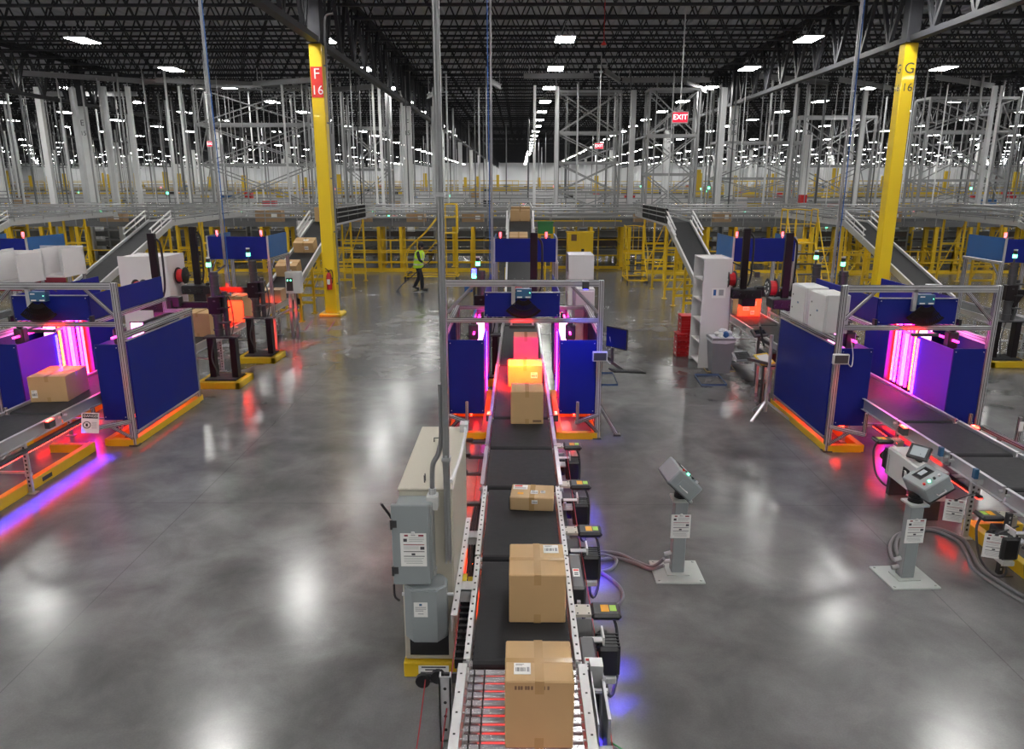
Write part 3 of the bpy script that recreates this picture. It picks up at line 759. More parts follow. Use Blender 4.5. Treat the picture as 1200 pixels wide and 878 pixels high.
# ------------------------------------------------------------------ electrical cabinet
t = T('electrical_cabinet', 'tall beige electrical cabinet left of the middle conveyor', 'electrical cabinet', (-.75, 5.52, 0))
MB().b2((-.215, 0, .14), (.215, 1.55, 1.70), .012).b2((-.225, -.01, 1.70), (.225, 1.56, 1.72), .008).build('cabinet_body', 'beige', t)
MB().b2((-.225, -.05, 0), (.225, 1.55, .14), .008).build('plinth', 'yellow', t)
m = MB(); sheet_into(m, (.03, -.052, .075), (1, 0, 0), (0, 0, 1), .26, .085, [(.1, .16, .1, .9, 'ink'), (.4, .16, .22, .78, 'ink'), (.7, .14, .08, .92, 'ink_soft')]); m.build('plinth_label', None, t)
MB().b2((-.17, -.008, .19), (.16, 0, .48)).build('vent_opening', 'black', t)
m = MB().b2((-.23, .3, .2), (-.215, 1.3, 1.62), .004)
m.build('side_door', 'beige', t)
# disconnect switch box on the front
db = MB().b2((-.215, -.20, 1.02), (.07, 0, 1.66), .01).build('disconnect_box', 'panel_gray', t)
MB().b2((-.245, -.235, .99), (.055, -.20, 1.68), .008).build('box_door', 'panel_gray', db)
m = MB()
for z in (1.12, 1.52): m.cyl((-.243, -.245, z - .04), (-.243, -.245, z + .04), .011, 8).b2((-.24, -.24, z - .03), (-.2, -.237, z + .03))
m.build('hinge', 'gunmetal', db)
MB().bar((-.25, -.12, 1.5), (-.33, -.16, 1.66), .03, .02, .004).cyl((-.26, -.12, 1.5), (-.2, -.12, 1.5), .03, 10).build('switch_handle', 'black', db)
MB().tube([(-.24, -.24, 1.0), (-.235, -.25, .9), (-.2, -.25, .86)], .01, 6).build('latch', 'black', db)
m = MB(); sheet_into(m, (-.075, -.238, 1.30), (1, 0, 0), (0, 0, 1), .205, .285, NOTICE); m.build('notice_sheet', None, db)
MB().box((-.075, -.243, 1.445), (.03, .012, .03), .004).build('clip', 'rail_white', db)
# octagonal transformer under it
oc = [(-.10, -.27), (.10, -.27), (.17, -.19), (.17, -.07), (.12, -.0), (-.12, 0), (-.17, -.07), (-.17, -.19)]
tr = MB().prism(oc, .50, .95).prism([(a * .9, -.135 + (b + .135) * .9) for a, b in oc], .95, .965); tr.prism([(a * .92, -.135 + (b + .135) * .92) for a, b in oc], .485, .50)
to = tr.build('transformer', 'panel_gray', t)
m = MB(); sheet_into(m, (-.03, -.272, .79), (1, 0, 0), (0, 0, 1), .11, .13, [(.08, .14, .4, .6, 'scanner_blue'), (.3, .05, .1, .9, 'ink_soft'), (.42, .05, .1, .9, 'ink_soft'), (.54, .05, .1, .7, 'ink_soft'), (.75, .05, .3, .7, 'ink_soft')]); m.build('rating_label', None, to)
MB().cyl((-.06, -.02, .965), (-.06, -.02, 1.0), .025, 10).cyl((.05, -.02, .965), (.05, -.02, 1.0), .025, 10).b2((-.09, -.05, 1.0), (.08, 0, 1.03)).cyl((-.2, -.12, .84), (-.16, -.12, .84), .015, 8).cyl((.16, -.12, .84), (.22, -.12, .84), .015, 8).build('conduit_fitting', 'galvanised', to)
# conduit with its junction box and bend up the strut
MB().b2((.02, -.12, 1.58), (.11, -.02, 1.7), .006).build('junction_box', 'light_gray', t)
MB().tube([(.065, -.06, 1.70), (.065, -.06, 1.80), (.075, -.06, 1.95), (.12, -.05, 2.04), (.145, -.04, 2.2), (.147, -.04, 2.6)], .02, 8).build('conduit', 'conduit_gray', t, True)
MB().cyl((.065, -.06, 1.69), (.065, -.06, 1.75), .03, 10).build('conduit_collar', 'galvanised', t)
MB().tube([(.20, .10, 1.74), (.235, .6, 1.76), (.235, 1.3, 1.76), (.2, 1.42, 1.78)], .016, 8, 3).b2((.17, 1.38, 1.72), (.25, 1.5, 1.80)).build('top_conduit', 'rail_white', t, True)
MB().tube([(-.02, .12, 1.72), (-.02, .12, 1.78), (-.02, .16, 1.78), (-.02, .16, 1.72)], .006, 5, 1).tube([(-.05, 1.1, 1.72), (-.05, 1.1, 1.76), (0, 1.1, 1.76)], .006, 5, 1).build('lifting_eye', 'gunmetal', t)

# ------------------------------------------------------------------ control pedestals
def pedestal(label, x, y, tilt, rz, sheet_dx, brz=0):
    t = T('control_pedestal', label, 'control pedestal', (x, y, 0), brz)
    m = MB().b2((-.26, -.24, 0), (.26, .24, .018), .004)
    for a in (-.22, .22):
        for b in (-.2, .2): m.cyl((a, b, .018), (a, b, .03), .014, 6)
    m.build('base_plate', 'grey_base', t)
    MB().b2((-.12, -.10, .018), (.12, .10, .03)).build('post_flange', 'grey_base', t)
    MB().b2((-.07, -.06, .03), (.07, .06, .86), .008).build('post', 'panel_gray', t)
    MB().b2((-.10, -.10, .86), (.10, .10, .885), .004).build('top_plate', 'grey_base', t)
    m = MB()
    for k in range(4): m.lathe([(.05, 0), (.075, .008), (.075, .016), (.05, .024)], (0, 0, .885 + k * .024), 14)
    m.build('cable_coil', 'black', t, True)
    hd = bpy.data.objects.new('control_box', MB().mat('panel_gray').b2((-.165, -.20, 0), (.165, .20, .19), .012).mesh('control_box')); COL.objects.link(hd); hd.parent = t
    hd.location = (-.09 if tilt > 0 else .13, -.02, 1.01); hd.rotation_euler = Euler((0, tilt, rz), 'XYZ')
    hd.location.z += .02
    s = 1 if tilt > 0 else -1
    if s < 0: hd.scale = (.9, .9, .9)
    # touch screen and buttons on the sloped face, handle on the end face
    m = MB().mat('black').box((-.02 * s, .06, .193), (.19, .15, .008), .003); m.mat('screen').box((-.02 * s, .06, .198), (.16, .12, .004)); m.mat('lit_screen').box((-.02 * s, .065, .2005), (.09, .07, .001)); m.build('touch_screen', None, hd)
    for k, (a, mm) in enumerate((('r', 'red_plate'), ('g', 'green_lamp'), ('b', 'black'), ('w', 'rail_white'))):
        MB().cyl((-.10 + k * .066, -.12, .19), (-.10 + k * .066, -.12, .21), .015, 10).build('push_button', mm, hd)
    MB().tube([(-.05, -.2, .06), (-.05, -.235, .06), (.05, -.235, .06), (.05, -.2, .06)], .006, 6, 1).build('handle', 'rail_white', hd)
    MB().b2((-.075, -.203, .03), (.075, -.2, .13)).build('handle_plate', 'panel_gray', hd)
    MB().b2((-.17, -.205, -.008), (.17, .205, .0)).build('box_seam', 'gunmetal', hd)
    m = MB(); sheet_into(m, (sheet_dx, -.066, .58), (1, 0, 0), (0, 0, 1), .205, .27, NOTICE); m.build('notice_sheet', None, t)
    MB().box((sheet_dx, -.072, .715), (.025, .012, .025), .004).build('clip', 'rail_white', t)
    MB().cyl((-.07, 0, .24), (-.14, 0, .22), .024, 10).cyl((-.07, .02, .13), (-.14, .02, .12), .024, 10).build('cable_gland', 'galvanised', t)
    return t
pedestal('grey control pedestal on the bare floor right of the middle conveyor', 1.715, 7.25, R(43), R(4), 0.0)
pedestal('grey control pedestal beside the right lane, screen facing the camera', 4.13, 7.16, R(-30), R(4), .0, R(4))
def cable(label, pts, r=.019, mat='conduit_gray', name='floor_cable', cat='cable'):
    return tag(MB().tube(pts, r, 8, 6).build(name, mat, None, True), label, cat)
F3 = lambda *ps: [fl(a, b, c) for a, b, c in ps]
cable('upper grey floor cable looping from the middle pedestal to the conveyor', F3((778, 655, .22), (764, 664, .06), (745, 658, .02), (725, 649, .02), (703, 647, .02), (690, 653, .02), (685, 664, .025), (697, 670, .03), (716, 667, .03), (722, 656, .03), (708, 650, .06), (692, 651, .06), (682, 646, .10), (674, 640, .2)))
cable('lower grey floor cable curling from the middle pedestal past the drive motor', F3((778, 663, .12), (762, 667, .03), (744, 660, .03), (722, 654, .02), (702, 656, .05), (686, 653, .05), (681, 664, .03), (688, 680, .02), (700, 673, .02), (697, 660, .05), (687, 648, .08), (674, 646, .15)))
cable('grey cable hooking around right of the drive motor', F3((697, 666, .04), (712, 676, .02), (726, 688, .02), (730, 700, .02), (722, 711, .02), (708, 714, .05), (695, 712, .12)))
q = F3((1054, 660, .1), (1046, 655, .06), (1043, 640, .03), (1050, 628, .02), (1068, 622, .02), (1095, 622, .02), (1122, 634, .02), (1133, 650, .02), (1142, 668, .02), (1170, 688, .02), (1215, 715, .02))
cable('outer grey floor cable running from the right pedestal to the lower right corner', q)
cable('inner grey floor cable running beside the outer one, right pedestal', [p + Vector((.09, .05, 0)) for p in q])
cable('green wire on the floor by the nearest carton', F3((700, 862, .3), (712, 868, .15), (722, 874, .05), (735, 882, .02)), .006, 'green_tote')
# ------------------------------------------------------------------ scanning frames
def ext(m, p0, p1, w=.08):
    """slotted aluminium extrusion"""
    p0 = Vector(p0); p1 = Vector(p1); m.mat('aluminium').bar(p0, p1, w, w, .006)
    d = (p1 - p0).normalized(); up = Vector((0, 0, 1)) if abs(d.z) < .95 else Vector((0, 1, 0)); x = up.cross(d).normalized(); y = d.cross(x)
    m.mat('hole')
    for a in (x, y):
        for s in (-1, 1):
            for q in (-1, 1):
                o = a * (s * (w / 2 + .0004)); b = (y if a == x else x) * (q * w * .22)
                m.bar(p0 + o + b, p1 + o + b, .007, .007)
    return m
def scan_frame(label, x, y, wl, wr, lx=0):
    """wl / wr: distances of the left and right posts from the lane's tunnel axis"""
    t = T('scanning_frame', label, 'scanning frame', (x, y, 0), 0, None)
    D = 2.45; H = 2.62; op = .61
    for sx in (-wl, wr):
        s = 1 if sx > 0 else -1
        ext(MB(), (sx, 0, .02), (sx, 0, H), .085).build('post', None, t)
        ext(MB(), (sx, D, .02), (sx, D, 1.78), .085).build('post', None, t)
        m = MB()
        for yy in (0, D): m.b2((sx - .07, yy - .06, 0), (sx + .07, yy + .06, .02))
        m.build('foot', 'gunmetal', t)
        ext(MB(), (sx, .05, 1.78), (sx, D + .04, 1.78), .09).build('side_beam', None, t)
        ext(MB(), (sx, .05, .20), (sx, D - .05, .20), .06).build('side_beam', None, t)
        # diagonal brace at the top corner
        ext(MB(), (sx - s * .04, 0, H - .52), (sx - s * .46, 0, H - .09), .045).build('corner_brace', None, t)
        # blue panels: front wing, outer side, inner lining
        xa, xb = (sx + .05, -op) if s < 0 else (op, sx - .05)
        p = MB().mat('navy').b2((xa, -.02, .43), (xb, .01, 1.66), .004).mat('aluminium')
        for zz in (.48, 1.61):
            for xx in (xa + .03, xb - .03): p.cyl((xx, -.026, zz), (xx, -.02, zz), .008, 8)
        p.build('front_panel', None, t)
        p = MB().mat('navy').b2((sx + s * .03, .06, .24), (sx + s * .055, D - .06, 1.70), .004).mat('aluminium').b2((sx + s * .028, .055, .225), (sx + s * .06, D - .055, .245)).b2((sx + s * .028, .055, 1.695), (sx + s * .06, D - .055, 1.715)); p.build('side_panel', None, t)
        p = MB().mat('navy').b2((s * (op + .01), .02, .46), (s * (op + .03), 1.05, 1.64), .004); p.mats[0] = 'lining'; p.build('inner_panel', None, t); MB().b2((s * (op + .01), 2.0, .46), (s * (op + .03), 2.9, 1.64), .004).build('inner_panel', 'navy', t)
        # light bank: housing with tall lamps in it
        b = MB().mat('gunmetal').b2((s * (op + .22), 1.10, .60), (s * (op + .26), 2.0, 1.82)).b2((s * (op + .02), 1.08, .60), (s * (op + .26), 1.10, 1.82)).mat('front_led').b2((s * (op + .04), 1.070, 1.05), (s * (op + .24), 1.078, 1.80)).mat('gunmetal').b2((s * (op - .0), 1.98, .60), (s * (op + .26), 2.0, 1.82)).build('light_bank_housing', None, t)
        for yy, mm, r in ((1.16, 'hot_led', .026), (1.25, 'hot_led', .03), (1.42, 'magenta_led', .022), (1.55, 'white_led', .03), (1.66, 'magenta_led', .02), (1.80, 'violet_led', .022), (1.92, 'red_led', .022)):
            MB().cyl((s * (op + .1), yy, .66), (s * (op + .1), yy, 1.76), r, 12).build('lamp_tube', mm, b, True)
        # lamp strips along the lining: violet in the mouth, red by the floor
        MB().b2((s * (op - .005), .98, .55), (s * (op + .008), 1.03, 1.6)).build('lamp_strip', 'blue_led' if s < 0 else 'violet_led', t)
        MB().b2((s * (wl + op) * .47, .25, .30), (s * (wl + op) * .47 + .03, 2.2, .335)).build('floor_lamp_strip', 'red_floor', t)
        MB().b2((s * (op + .16), .2, 1.70), (s * (op + .19), 2.3, 1.73)).build('top_lamp_strip', 'magenta_dim', t)
        MB().b2((s * .72, .35, 1.58), (s * .88, .5, 1.84), .02).cyl((s * .8, .42, 1.84), (s * .8, .42, 1.9), .05, 10).build('camera_unit', 'gunmetal', t)
        # yellow floor skid
        m = MB(); xi = s * .62; xo = sx + s * .0
        m.b2((xo - .05, -.03, 0), (xo + .05, D + .1, .115), .006).b2((xi - .05, -.03, 0), (xi + .05, D + .1, .115), .006)
        for yy in (.0, D * .5, D + .06): m.b2((min(xi, xo), yy - .05, 0), (max(xi, xo), yy + .05, .11))
        m.build('floor_skid', 'yellow', t)
        # outrigger towards the lane at the front foot
        m = ext(MB(), (sx, -.04, .42), (sx - s * .38, -.42, .42), .06); ext(m, (sx - s * .36, -.40, .42), (sx - s * .36, -.40, .75), .045); ext(m, (sx, -.02, .12), (sx - s * .22, -.24, .40), .04); m.build('outrigger', None, t)
    ext(MB(), (-wl + .04, 0, H - .05), (wr - .04, 0, H - .05), .10).build('top_beam', None, t)
    ext(MB(), (-wl + .04, .0, 1.98), (wr - .04, .0, 1.98), .07).build('middle_beam', None, t)
    for s in (-1, 1):
        ext(MB(), (s * .60, .05, 1.99), (s * .60, D, 1.99), .06).build('hood_beam', None, t)
        ext(MB(), (s * .60, D, 1.98), (s * .60, D, 1.74), .06).build('hood_post', None, t)
        ext(MB(), (s * .60, D, 1.78), (wr if s > 0 else -wl, D, 1.78), .07).build('rear_beam', None, t)
    # blue hood: a front and two sides
    p = MB().mat('navy').b2((-.585, .03, 2.03), (.585, .055, 2.42), .004).mat('aluminium').b2((-.59, .028, 2.415), (.59, .058, 2.428))
    for xx in (-.56, .56):
        for zz in (2.06, 2.38): p.cyl((xx, .022, zz), (xx, .03, zz), .008, 8)
    p.build('hood_front', None, t)
    for s in (-1, 1): MB().b2((s * .585 - .012, .06, 2.03), (s * .585 + .012, D, 2.42), .004).build('hood_side', 'navy', t)
    for s in (-1, 1): MB().b2((s * .61, -.03, 2.02), (s * .65, .05, 2.11)).build('corner_bracket', 'black', t)
    MB().b2((-.5, 1.3, 2.06), (.5, 1.33, 2.085)).build('hood_lamp', 'magenta_dim', t)
    # red and violet lamps low at the belt edges
    for s, mm in ((-1, 'red_led'), (1, 'red_led')):
        MB().mat('gunmetal').b2((lx + s * .45, -1.46, .77), (lx + s * .52, -1.32, .87)).mat(mm).b2((lx + s * .46, -1.318, .78), (lx + s * .51, -1.312, .86)).b2((lx + s * .465, -1.45, .87), (lx + s * .505, -1.33, .885)).build('edge_lamp', None, t)
    MB().b2((-.35, -.02, 1.90), (.35, .02, 1.92)).mat('red_led').b2((-.33, -.015, 1.885), (.33, .015, 1.90)).build('belt_lamp', 'gunmetal', t) if False else None
    return t
sfC = scan_frame('middle scanning frame, blue panelled aluminium arch glowing pink inside', .05, 11.60, 1.23, 1.24)
sfL = scan_frame('left scanning frame, blue panels and purple light, cut by the left edge', -7.22, 11.2, 1.03, 1.04, .16)
sfR = scan_frame('right scanning frame, blue panels with pink and purple lamps inside', 5.99, 11.03, 1.14, 1.14, -.25)
# scanner heads with fan-shaped shrouds on the hoods
def scanner_head(label, x, y, z=2.32):
    t = T('scanner_head', label, 'scanner', (x, y, z))
    MB().b2((-.125, -.02, .02), (.125, .12, .17), .008).build('scanner_body', 'scanner_blue', t)
    m = MB().mat('green_lamp').b2((.09, -.022, .10), (.105, -.02, .115)).mat('paper').b2((-.10, -.0215, .13), (-.03, -.02, .145)).b2((-.1, -.0215, .03), (-.02, -.02, .05)).b2((.03, -.0215, .03), (.11, -.02, .05)).build('status_panel', None, t)
    MB().b2((-.19, .0, -.08), (-.13, .05, .25)).b2((-.19, .02, .2), (.1, .06, .25)).build('bracket', 'aluminium', t)
    m = MB(); n = 18; a0 = R(222); a1 = R(318)
    for i in range(n):
        a = a0 + (a1 - a0) * i / n; b = a0 + (a1 - a0) * (i + .62) / n
        m.prism([(math.cos(a) * .13, .02 + .06 + math.sin(a) * .13), (math.cos(b) * .13, .08 + math.sin(b) * .13), (math.cos(b) * .36, .08 + math.sin(b) * .36), (math.cos(a) * .36, .08 + math.sin(a) * .36)], -.05, -.035, 'y')
    for r0, r1, dy in ((.10, .17, .0), (.34, .375, .0), (.25, .265, .0)):
        P = [(math.cos(a0 + (a1 - a0) * i / 14), math.sin(a0 + (a1 - a0) * i / 14)) for i in range(15)]
        for i in range(14): m.prism([(P[i][0] * r0, .08 + P[i][1] * r0), (P[i + 1][0] * r0, .08 + P[i + 1][1] * r0), (P[i + 1][0] * r1, .08 + P[i + 1][1] * r1), (P[i][0] * r1, .08 + P[i][1] * r1)], -.055, -.03, 'y')
    m.build('fan_shroud', 'black_matte', t)
    MB().tube([(.1, .05, .17), (.16, .03, .24), (.22, .05, .2), (.24, .1, .16)], .009, 6).build('cable', 'cable', t, True)
scanner_head('blue scanner head with black fan shroud on the middle hood', .05 + .02, 11.55)
scanner_head('blue scanner head with black fan shroud on the left hood', -7.22 - .12, 11.15)
scanner_head('blue scanner head with black fan shroud on the right hood', 5.99 + .06, 10.98)
# red lamps added in front of the middle beam to redden the cartons
for n, (x, y, nm, e) in enumerate(((.05, 11.60, 'middle', 420), (-7.22, 11.2, 'left', 18), (5.99, 11.03, 'right', 25))):
    t = T('added_red_bar', 'added red lamp bar under the front beam of the %s scanning frame' % nm, 'light', (x, y - .26, 1.90))
    MB().b2((-.2, -.02, 0), (.2, .03, .045), .006).build('housing', 'gunmetal', t)
    m = MB()
    for a in (-.17, .17): m.b2((a - .015, .03, .01), (a + .015, .22, .045))
    m.build('arm', 'aluminium', t); MB().b2((-.18, .0305, .008), (.18, .033, .035)).build('lens', 'red_led', t)
    l = bpy.data.lights.new('added_red_beam', 'AREA'); l.shape = 'RECTANGLE'; l.size = .36; l.size_y = .03; l.energy = e; l.color = (1, .022, .002); l.spread = R(70)
    o = bpy.data.objects.new('added_red_beam', l); COL.objects.link(o); o.parent = t; o.location = (0, .04, .022); o.rotation_euler = Vector((0, .55, -.85)).to_track_quat('-Z', 'Y').to_euler()
t = T('added_blue_spot', 'added blue spot lamp on an arm over the right panel of the middle frame', 'light', (1.0, 11.1, 2.55))  # lamp added to wash the right front panel in blue
MB().b2((-.05, -.05, 0), (.05, .05, .12), .01).build('lamp_body', 'gunmetal', t); MB().b2((-.035, -.035, -.004), (.035, .035, 0)).build('lamp_lens', 'blue_led', t); MB().bar((0, .03, .08), (0, .46, .04), .03).build('arm', 'aluminium', t)
l = bpy.data.lights.new('added_blue_beam', 'SPOT'); l.energy = 130; l.color = (.03, .02, 1); l.spot_size = R(58); l.spot_blend = .8; l.shadow_soft_size = .03
o = bpy.data.objects.new('added_blue_beam', l); COL.objects.link(o); o.parent = t; o.location = (0, 0, -.01); o.rotation_euler = Vector((0, .48, -1.0)).to_track_quat('-Z', 'Y').to_euler()
# blue line lights aimed at the floor
def line_lamp(label, x, y0, y1, z, power=60, tilt=0):
    t = T('line_light', label, 'light', (x, (y0 + y1) / 2, z))
    MB().b2((-.04, -(y1 - y0) / 2, 0), (.04, (y1 - y0) / 2, .05), .006).build('housing', 'gunmetal', t)
    l = bpy.data.lights.new('line_beam', 'AREA'); l.shape = 'RECTANGLE'; l.size = .02; l.size_y = y1 - y0; l.color = (.05, .03, 1); l.energy = power; l.spread = R(34)
    o = bpy.data.objects.new('line_beam', l); COL.objects.link(o); o.parent = t; o.location = (.01, 0, -.006); o.rotation_euler = (0, -tilt, 0)
line_lamp('dark bar light throwing the blue floor line right of the middle lane', XC + .47, 3.4, 9.2, .47, 30, R(36))
t0 = fl(0, 618); t1 = fl(120, 538)
line_lamp('dark bar light throwing the blue floor line beside the left lane', -6.60, 7.6, 10.8, .60, 26, R(21))
# red lamps added under the belts for the glow on floor and rails
for nm, x, y0, y1 in (('middle', XC - .46, 6.6, 10.2), ('left', XL + .2, 8.6, 11.0), ('right', XR - .25, 8.2, 10.9)):
    t = T('added_under_belt_lamp', 'added red lamp strip under the %s belt in front of its scanning frame' % nm, 'light', (x, (y0 + y1) / 2, .46))
    MB().b2((-.03, -(y1 - y0) / 2, 0), (.03, (y1 - y0) / 2, .03)).build('housing', 'gunmetal', t)
    MB().b2((-.025, -(y1 - y0) / 2, -.01), (.025, (y1 - y0) / 2, 0)).build('lamp_strip', 'hot_under' if nm == 'middle' else 'red_glow', t)
# control cabinets on the right frame
for n, (y, lab) in enumerate(((11.62, 'nearer pale grey control cabinet on top of the right frame side panel'), (12.45, 'farther pale grey control cabinet on top of the right frame side panel'))):
    t = T('control_cabinet', lab, 'cabinet', (4.86, y, 1.83))
    MB().b2((-.13, -.32, 0), (.22, .32, .60), .01).build('cabinet_body', 'light_gray', t)
    m = MB().mat('light_gray').b2((-.155, -.31, .01), (-.13, .31, .59), .006).mat('black').cyl((-.162, .22, .2), (-.155, .22, .2), .014, 8).cyl((-.162, .22, .42), (-.155, .22, .42), .014, 8).mat('scanner_blue').b2((-.157, -.05, .3), (-.155, .01, .33)); m.build('cabinet_door', None, t)
# small camera boxes strapped to posts
for lab, x, y, z in (('small clear junction box strapped to the right frame front post', 4.86, 10.95, 1.52), ('small grey junction box strapped to the middle frame right post', 1.29, 11.52, 1.42)):
    t = T('junction_box', lab, 'junction box', (x, y, z))
    MB().b2((-.12, -.06, -.08), (.12, .0, .08), .01).build('box_body', 'light_gray', t); MB().b2((-.1, -.065, -.06), (.1, -.06, .06), .004).build('box_lid', 'gunmetal', t)
    MB().tube([(.1, -.03, -.05), (.18, -.02, -.12), (.2, .02, .05), (.16, .06, .3)], .007, 6).build('cable', 'rail_white', t, True)
    MB().b2((-.055, -.01, -.03), (.055, .11, .03)).build('strap', 'aluminium', t)
# monitor on the middle frame
t = T('monitor_arm', 'black computer screen and keyboard tray on the middle frame right post', 'computer screen', (1.33, 11.6, 0))
MB().bar((.0, .02, 1.42), (.16, -.1, 1.36), .05).cyl((.16, -.1, 1.3), (.16, -.1, 1.56), .025, 8).bar((.16, -.1, 1.32), (.34, -.16, 1.2), .045).build('arm', 'gunmetal', t)
m = MB(); rot = Matrix.Rotation(R(-52), 3, 'Z'); m.mat('black').box((.22, -.12, 1.72), (.46, .03, .34), .006, rot).build('screen_housing', None, t)
MB().mat('navy').box(Vector((.22, -.12, 1.72)) + rot @ Vector((0, -.017, 0)), (.43, .004, .30), 0, rot).build('screen_face', None, t)
rot = Matrix.Rotation(R(14), 3, 'Z') @ Matrix.Rotation(R(6), 3, 'Y'); m = MB().mat('black').box((.40, -.14, 1.19), (.56, .22, .025), .006, rot).mat('gunmetal')
for i in range(12):
    for j in range(4): m.box(Vector((.40, -.14, 1.19)) + rot @ Vector((-.24 + i * .042, -.07 + j * .045, .016)), (.034, .036, .01), 0, rot)
m.build('keyboard', None, t)
t = T('floor_outrigger', 'angled aluminium foot brace behind the middle frame right post', 'brace', (1.34, 11.9, 0)); ext(MB(), (0, 0, .5), (.30, -.15, .03), .05).build('brace', None, t)
MB().b2((.24, -.2, 0), (.36, -.1, .03)).build('foot', 'gunmetal', t)
# caution sign on the left lane
t = T('danger_sign', 'white danger sign with hand symbol hung on the left lane rail', 'sign', (-6.44, 10.52, .60)); t.rotation_euler = (R(-8), R(6), R(14))
m = MB().mat('paper').box((0, 0, 0), (.24, .006, .31)).mat('black').box((0, -.0035, .105), (.21, .002, .07)); text_into(m, 'DANGER', .052, (.012, -.005, .105), mat='paper')
m.mat('black').cyl((-.045, -.004, -.03), (-.045, -.003, -.03), .055, 18).mat('paper').cyl((-.045, -.0045, -.03), (-.045, -.004, -.03), .043, 18).mat('black').bar((-.075, -.0055, 0), (-.015, -.0055, -.06), .008, .002).box((-.045, -.0056, -.03), (.03, .002, .045)).mat('ink_soft')
for k in range(5): m.box((.055, -.004, .01 - k * .022), (.07, .002, .007))
m.build('sign_plate', None, t)
# side control box with touch screen on the right lane
t = T('lane_control_box', 'pale grey control box with tilted touch screen under the right lane', 'control box', (XR - .75, 8.95, 0))
MB().b2((.0, -.42, .27), (.30, .50, .66), .01).build('box_body', 'light_gray', t)
m = MB().mat('light_gray').b2((-.015, -.41, .28), (.0, .49, .65), .006).mat('black').b2((-.022, -.1, .40), (-.015, .05, .55)).mat('rail_white').cyl((-.045, -.02, .48), (-.02, -.02, .48), .04, 12).mat('black').b2((-.055, -.035, .44), (-.045, -.005, .52)); m.build('box_door', None, t)
hd = MB().mat('gunmetal').b2((-.02, -.13, -.1), (.03, .13, .1), .01).mat('lit_screen').b2((-.024, -.09, -.06), (-.02, .09, .07)).build('touch_screen', None, t); hd.location = (.10, -.05, .78); hd.rotation_euler = (0, R(38), R(38))
MB().b2((.09, -.1, .66), (.13, 0, .78)).build('screen_bracket', 'gunmetal', t)
for a in (-.35, .43): MB().b2((.02, a - .04, 0), (.26, a + .04, .27)).build('box_foot', 'gunmetal', t)
# notice sheets hanging off the right lane's drives
for n, (a, b, lab) in enumerate(((1117, 596, 'notice sheet hanging under the right lane, left of two'), (1143, 624, 'notice sheet hanging under the right lane, nearer the corner'))):
    y = 7.88 if n == 0 else 7.02
    px_ = 5.0 if n == 0 else 4.93
    m = MB(); sheet_into(m, (px_, y, .45), Vector((.93, -.36, 0)), Vector((.0, 0, 1)), .2, .27, NOTICE)
    t = T('notice_sheet', lab, 'notice', (0, 0, 0)); m.build('sheet', None, t); MB().box((px_, y - .01, .59), (.03, .02, .03)).bar((px_, y, .59), (px_ + .3, y + .12, .62), .012).build('clip', 'gunmetal', t)
for n, (y, lab) in enumerate(((8.72, 'right'), (8.0, 'nearer'))):
    t = T('photo_eye', 'small blue photo eye on the right lane rail, %s' % ('beside the touch screen' if n == 0 else 'nearest the corner'), 'sensor', (XR - .46, y, .80))
    MB().b2((-.05, -.03, 0), (.0, .03, .12), .006).build('sensor_body', 'scanner_blue', t); MB().b2((-.02, -.05, -.06), (.05, .05, .0)).build('bracket', 'aluminium', t)
t = T('support_post', 'perforated steel post standing under the right lane by the notices', 'post', (XR - .55, 7.25, 0))
m = MB().mat('gunmetal').b2((-.025, -.025, .01), (.025, .025, .72)).b2((-.12, -.06, 0), (.12, .06, .012)).mat('light_gray')
for k in range(13): m.b2((-.008, -.0262, .06 + k * .05), (.008, -.025, .085 + k * .05))
m.build('post', None, t)

